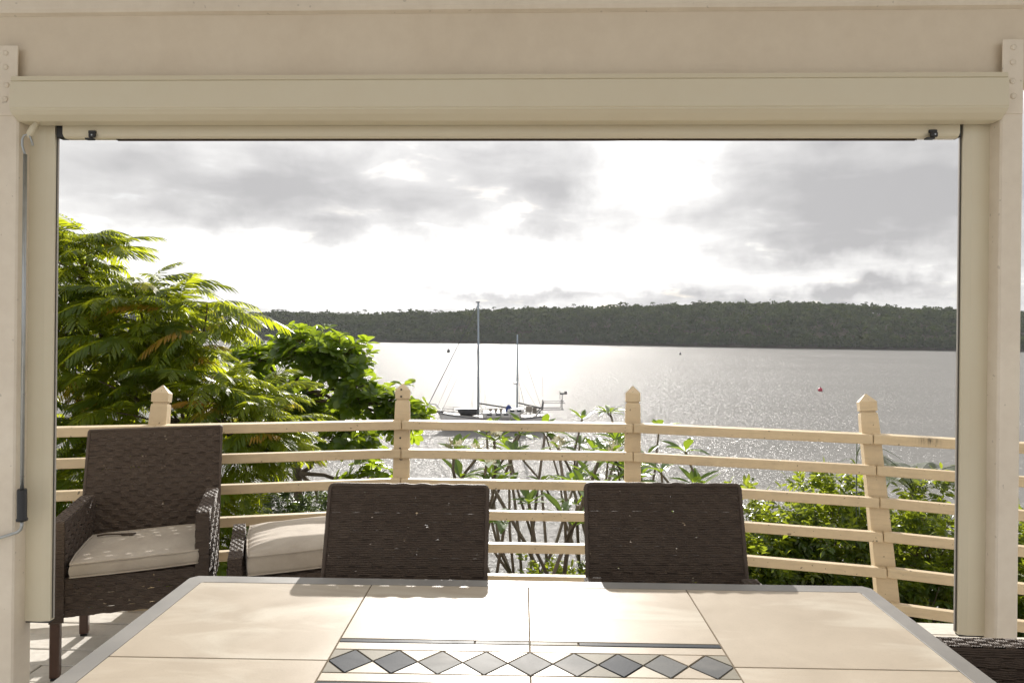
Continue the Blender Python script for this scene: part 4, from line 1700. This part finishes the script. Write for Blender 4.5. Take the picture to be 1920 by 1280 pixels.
# ------------------------------------------------------------------ woven chairs
def weave(P00, P10, P01, P11, nrm, seed, pitch=.0058, block=.038, amp=.0032, holes=.02, rows_per=5, wave=0.0):
    """woven cords over a bilinear patch; u runs along the cords, v across them"""
    rg = np.random.default_rng(seed)
    P00, P10, P01, P11, nrm = [np.array(q, float) for q in (P00, P10, P01, P11, nrm)]
    W = (np.linalg.norm(P10 - P00) + np.linalg.norm(P11 - P01)) / 2
    H = (np.linalg.norm(P01 - P00) + np.linalg.norm(P11 - P10)) / 2
    nr = max(2, int(round(H / pitch)))
    nc = max(3, int(round(W / (block / 6))) + 1)
    u = np.linspace(0, 1, nc)
    r = np.arange(nr)
    U, Rr = np.meshgrid(u, r)
    Vv = (Rr + .5) / nr + rg.normal(size=(nr, 1)) * .06 / nr
    ph = ((Rr // rows_per) % 2) * math.pi
    off = amp * np.clip(np.sin(math.pi * U * W / block + ph) * 1.5, -1, 1) + rg.normal(size=U.shape) * .00035
    off = off * np.clip((nr - 1 - Rr) / 7.0, 0.1, 1)
    base = ((1 - U) * (1 - Vv))[..., None] * P00 + (U * (1 - Vv))[..., None] * P10 + ((1 - U) * Vv)[..., None] * P01 + (U * Vv)[..., None] * P11
    vdir = (P01 + P11 - P00 - P10) / 2
    vdir = vdir / np.linalg.norm(vdir)
    # clustered thin spots let light through
    cl = vnoise(U * W / .05 + seed, Vv * H / .045 + seed * 2, seed)
    thin = (cl > .86) & (rg.random(U.shape) < holes * 3)
    thin |= rg.random(U.shape) < holes * .07
    hv = pitch * .66 * np.where(thin, .27, 1.0) * (1 + rg.normal(size=U.shape) * .05)
    hn = .0019 * np.where(thin, .6, 1.0)
    c = base + off[..., None] * nrm
    c = c + (np.sin(U * W / .0105 + Rr * 1.3) * .00045)[..., None] * vdir
    ring = np.stack([c + vdir * hv[..., None], c + nrm * hn[..., None], c - vdir * hv[..., None], c - nrm * hn[..., None]], 2)  # nr,nc,4,3
    V = ring.reshape(-1, 3)
    i = (np.arange(nr)[:, None, None] * nc + np.arange(nc - 1)[None, :, None]) * 4
    k = np.arange(4)[None, None, :]
    k2 = (k + 1) % 4
    q = np.stack([i + k, i + k2, i + 4 + k2, i + 4 + k], -1).reshape(-1, 4)
    return V, q


class WV:
    def __init__(s):
        s.V, s.Q, s.n = [], [], 0

    def add(s, V, Q):
        s.V.append(V)
        s.Q.append(Q + s.n)
        s.n += len(V)

    def patch(s, *a, **k):
        s.add(*weave(*a, **k))

    def rim(s, pts, rad, pitch=.006, seed=0, wob=0.0):
        """a bar closely wrapped with cord"""
        rg = np.random.default_rng(seed)
        pts = [Vector(p) for p in pts]
        ds = [0]
        for a, b in zip(pts[:-1], pts[1:]):
            ds.append(ds[-1] + (b - a).length)
        L = ds[-1]
        n = int(L / (pitch / 2))
        path, rr = [], []
        for i in range(n + 1):
            d = L * i / n
            k = min(max(np.searchsorted(ds, d) - 1, 0), len(pts) - 2)
            f = (d - ds[k]) / max(1e-6, ds[k + 1] - ds[k])
            path.append(pts[k].lerp(pts[k + 1], f) + Vector((0, 0, wob * math.sin(d / .011) * (.5 + .5 * math.sin(d / .07)))))
            rr.append(rad * (1.0 if i % 2 else .86) * (1 + rg.normal() * .03))
        v, f = tube(path, rr, 8, False)
        s.add(np.array([tuple(p) for p in v]), np.array(f))

    def build(s, name, parent):
        V, Q = np.concatenate(s.V), np.concatenate(s.Q)
        k = len(Q)
        o = link(name, np_mesh(name, V, Q.ravel(), np.arange(k) * 4, np.full(k, 4), M_['wicker']), parent)
        o['kind'] = 'stuff'
        return o


def back_y(z):
    return .170 + (z - .42) * .28


def make_chair(label, loc, rz, hw=.305, bwd=.300, top=.945, seed=1, sharp=True, group=None):
    t = empty('wicker_chair', loc, rz)
    tag(t, label, 'chair', group)
    zb, zt, zs = .262, .66, .42
    yf, yb = -.290, .185
    ai = hw - .055
    # backrest
    b = WV()
    z0, z1 = .30, top + .002
    nb = (0, -.963, .27)
    b.patch((-bwd + .006, back_y(z0), z0), (bwd - .006, back_y(z0), z0), (-bwd + .006, back_y(z1), z1), (bwd - .006, back_y(z1), z1), nb, seed, holes=.022)
    cr = .006 if sharp else .012
    zc = top - cr
    path = [(-bwd, back_y(z0), z0), (-bwd, back_y(zc), zc), (-bwd + cr * .35, back_y(top - cr * .3), top - cr * .3), (-bwd + cr, back_y(top), top), (bwd - cr, back_y(top), top),
            (bwd - cr * .35, back_y(top - cr * .3), top - cr * .3), (bwd, back_y(zc), zc), (bwd, back_y(z0), z0)]
    b.rim(path, .0075 if sharp else .008, seed=seed, wob=.0005 if sharp else .0022)
    b.build('backrest', t)
    # inner frame bars of the back, hidden in the weave
    # arms: inner, outer, top and front faces
    for s in (-1, 1):
        a = WV()
        xo, xi = s * hw, s * ai
        a.patch((xi, yf, zb), (xi, yb, zb), (xi, yf, zt), (xi, yb, zt), (-s, 0, 0), seed + 3, holes=.012)
        a.patch((xo, yf, zb), (xo, yb, zb), (xo, yf, zt), (xo, yb, zt), (s, 0, 0), seed + 4, holes=.012)
        a.patch((min(xi, xo), yf, zt + .002), (max(xi, xo), yf, zt + .002), (min(xi, xo), yb, zt + .002), (max(xi, xo), yb, zt + .002), (0, 0, 1), seed + 5, block=.013, amp=.0016, holes=0)
        a.patch((min(xi, xo), yf - .002, zb - .02), (max(xi, xo), yf - .002, zb - .02), (min(xi, xo), yf - .002, zt), (max(xi, xo), yf - .002, zt), (0, -1, 0), seed + 6, block=.05, amp=.0012, holes=0)
        a.build('armrest', t)
    # seat and aprons
    q = WV()
    q.patch((-ai, yf + .004, zb), (ai, yf + .004, zb), (-ai, yf + .004, zs), (ai, yf + .004, zs), (0, -1, 0), seed + 7, holes=.03)
    q.patch((-ai, yb, zb), (ai, yb, zb), (-ai, yb, zs), (ai, yb, zs), (0, 1, 0), seed + 8, holes=.02)
    q.patch((-ai, yf + .004, zs), (ai, yf + .004, zs), (-ai, yb, zs), (ai, yb, zs), (0, 0, 1), seed + 9, holes=0)
    q.build('seat', t)
    for x, y in ((-hw + .020, yf + .022), (hw - .020, yf + .022), (-hw + .024, yb - .022), (hw - .024, yb - .022)):
        l = box_child('leg', (x, y, .145), (.037, .037, .27), M_['leg_metal'], t, .004)
        box_child('glide', (0, 0, -.141), (.030, .030, .010), M_['black_plastic'], l, .002)
    return t


def copy_chair(src, label, loc, rz, group=None):
    r = src.copy()
    COL.objects.link(r)
    r.location = loc
    r.rotation_euler = (0, 0, rz)
    r['label'] = label
    if group:
        r['group'] = group
    for ch in list(src.children):
        c = ch.copy()
        COL.objects.link(c)
        c.parent = r
        for g in ch.children:
            d = g.copy()
            COL.objects.link(d)
            d.parent = c
    return r


GRP = 'dark wicker chairs'
make_chair('dark brown wicker armchair with loose cushion in the left corner by the railing', (-1.844, 3.137, 0), R(21), .305, .305, .955, 1, True, GRP)
dc = make_chair('left of two dark wicker dining chairs at the far side of the table', (-.436, 2.028, 0), R(1.6), .288, .272, .945, 31, False, GRP)
copy_chair(dc, 'right of two dark wicker dining chairs at the far side of the table', (.455, 2.118, 0), R(2.5), GRP)
copy_chair(dc, 'dark wicker chair at the right end of the table, mostly cut off by the frame', (1.33, 1.625, 0), R(-90), GRP)


def wicker_stool():
    t = empty('wicker_footstool', (-1.112, 3.185, 0), R(22))
    tag(t, 'low dark wicker seat with short side arms behind the left dining chair', 'stool')
    hw, zb, zs, zt, yf, yb = .310, .20, .41, .505, -.262, .262
    for s in (-1, 1):
        a = WV()
        xo, xi = s * hw, s * (hw - .055)
        lo, hi = min(xo, xi), max(xo, xi)
        a.patch((xi, yf, zb), (xi, yb, zb), (xi, yf, zt), (xi, yb, zt), (-s, 0, 0), 71)
        a.patch((xo, yf, zb), (xo, yb, zb), (xo, yf, zt), (xo, yb, zt), (s, 0, 0), 72)
        a.patch((lo, yf, zt + .002), (hi, yf, zt + .002), (lo, yb, zt + .002), (hi, yb, zt + .002), (0, 0, 1), 73, block=.013, amp=.0016, holes=0)
        a.patch((lo, yf - .002, zb), (hi, yf - .002, zb), (lo, yf - .002, zt), (hi, yf - .002, zt), (0, -1, 0), 74, block=.013, amp=.0016, holes=0)
        a.build('side_arm', t)
    q = WV()
    xi = hw - .055
    q.patch((-xi, yf, zb), (xi, yf, zb), (-xi, yf, zs), (xi, yf, zs), (0, -1, 0), 75)
    q.patch((-xi, yb, zb), (xi, yb, zb), (-xi, yb, zs), (xi, yb, zs), (0, 1, 0), 76)
    q.patch((-xi, yf, zs), (xi, yf, zs), (-xi, yb, zs), (xi, yb, zs), (0, 0, 1), 77, holes=0)
    q.build('seat', t)
    for x in (-hw + .025, hw - .025):
        for y in (yf + .025, yb - .025):
            box_child('leg', (x, y, .11), (.037, .037, .22), M_['leg_metal'], t, .004)


wicker_stool()


def cushion(name, label, loc, rz, sx, sy, th, puff, tilt=0.0, crease=0.0, seed=0, ties=False):
    """boxed seat cushion with piping: grid top and bottom joined by a wall"""
    rg = np.random.default_rng(seed)
    t = empty(name, loc, rz)
    tag(t, label, 'cushion')
    n = 40
    e = np.linspace(-1, 1, n)
    V, F = [], []

    def outline(u, v):
        # square with rounded corners and slightly bowed sides
        k = 1 - .035 * (u * u) * (v * v) - .012 * ((1 - u * u) * v * v + (1 - v * v) * u * u) * 0
        return u * sx / 2 * k, v * sy / 2 * k

    def puffz(u, v):
        edge = (1 - abs(u) ** 5) * (1 - abs(v) ** 5)
        return puff * edge * (.75 + .25 * math.cos(u * 1.3) * math.cos(v * 1.1))
    idx = {}
    for side in (1, -1):
        for j, v in enumerate(e):
            for i, u in enumerate(e):
                x, y = outline(u, v)
                z = side * th / 2 + side * puffz(u, v) * (1 if side > 0 else .35)
                if side > 0:
                    z += .0035 * (vnoise(np.array([u * 3 + seed]), np.array([v * 3.]), seed)[0] - .5)
                    if crease:
                        z += crease * math.sin(v * 26 + 2 * u) * max(0, -u - .45) ** 1.2
                idx[(side, i, j)] = len(V)
                V.append((x, y, z + tilt * x))
    for j in range(n - 1):
        for i in range(n - 1):
            F.append((idx[(1, i, j)], idx[(1, i + 1, j)], idx[(1, i + 1, j + 1)], idx[(1, i, j + 1)]))
            F.append((idx[(-1, i, j)], idx[(-1, i, j + 1)], idx[(-1, i + 1, j + 1)], idx[(-1, i + 1, j)]))
    loop = [(i, 0) for i in range(n)] + [(n - 1, j) for j in range(1, n)] + [(i, n - 1) for i in range(n - 2, -1, -1)] + [(0, j) for j in range(n - 2, 0, -1)]
    m = len(loop)
    for a in range(m):
        b = (a + 1) % m
        # bulging wall in three strips
        pass
    rings = [[idx[(-1, *q)] for q in loop]]
    for k in range(1, 4):
        f = k / 4
        ring = []
        for q in loop:
            lo, hi = Vector(V[idx[(-1, *q)]]), Vector(V[idx[(1, *q)]])
            p = lo.lerp(hi, f)
            o = Vector((p.x, p.y, 0)).normalized() * .008 * math.sin(math.pi * f)
            ring.append(len(V))
            V.append(tuple(p + o))
        rings.append(ring)
    rings.append([idx[(1, *q)] for q in loop])
    for r0, r1 in zip(rings[:-1], rings[1:]):
        for a in range(m):
            b = (a + 1) % m
            F.append((r0[a], r0[b], r1[b], r1[a]))
    body = mesh_obj('cover', V, F, M_['cushion_fabric'], t, True)
    for side in (1, -1):
        pts = [Vector(V[idx[(side, *q)]]) for q in loop]
        pts = [p + Vector((p.x, p.y, 0)).normalized() * .002 for p in pts]
        v, f = tube(pts + [pts[0]], .0038, 6, False)
        mesh_obj('piping', v, f, M_['cushion_fabric'], body, True)
    if ties:
        k = MB()
        k.tube([(-sx * .43, sy * .36, th / 2 + puff * .8), (-sx * .36, sy * .33, th / 2 + puff + .006), (-sx * .22, sy * .31, th / 2 + puff + .004), (-sx * .10, sy * .27, th / 2 + puff + .006), (-sx * .12, sy * .25, th / 2 + puff + .004), (-sx * .22, sy * .29, th / 2 + puff + .004)], .004, 6)
        k.build('tie', M_['wicker'], t, True)
        k = MB()
        pts = []
        for i in range(14):
            a = i / 13 * 5.2
            pts.append((sx * .47 + .014 * math.cos(a), sy * .44, th / 2 + .035 + .014 * math.sin(a)))
        k.tube(pts, .003, 6)
        k.build('tie', M_['cushion_fabric'], t, True)
    return t


cushion('seat_cushion', 'flat beige seat cushion lying askew on the left wicker armchair', (-1.800, 3.055, .466), R(22.5), .500, .435, .055, .006, .02, 0, 3, True)
cushion('seat_cushion', 'thick pale cushion with sunlit band on the low wicker seat', (-1.098, 3.182, .470), R(22), .500, .505, .080, .030, .02, .010, 8)

# dining chair cushions are under the table and are not seen


def haze():
    m = bpy.data.materials.new('haze')
    m.use_nodes = True
    t = m.node_tree
    t.nodes.clear()
    o = t.nodes.new('ShaderNodeOutputMaterial')
    v = t.nodes.new('ShaderNodeVolumePrincipled')
    v.inputs['Color'].default_value = (0.92, 0.95, 1.0, 1)
    v.inputs['Density'].default_value = HAZE
    v.inputs['Anisotropy'].default_value = 0.3
    t.links.new(v.outputs[0], o.inputs['Volume'])
    b = mesh_obj('haze', *chamfer_box((1700, 760, 44), .01), m, None, False, Matrix.Translation((0, 300, 8.5)))
    tag(b, 'thin bright sea haze over the bay', kind='stuff')


HAZE = 0.00012
haze()

if __name__ == '__main__':
    bpy.context.view_layer.update()
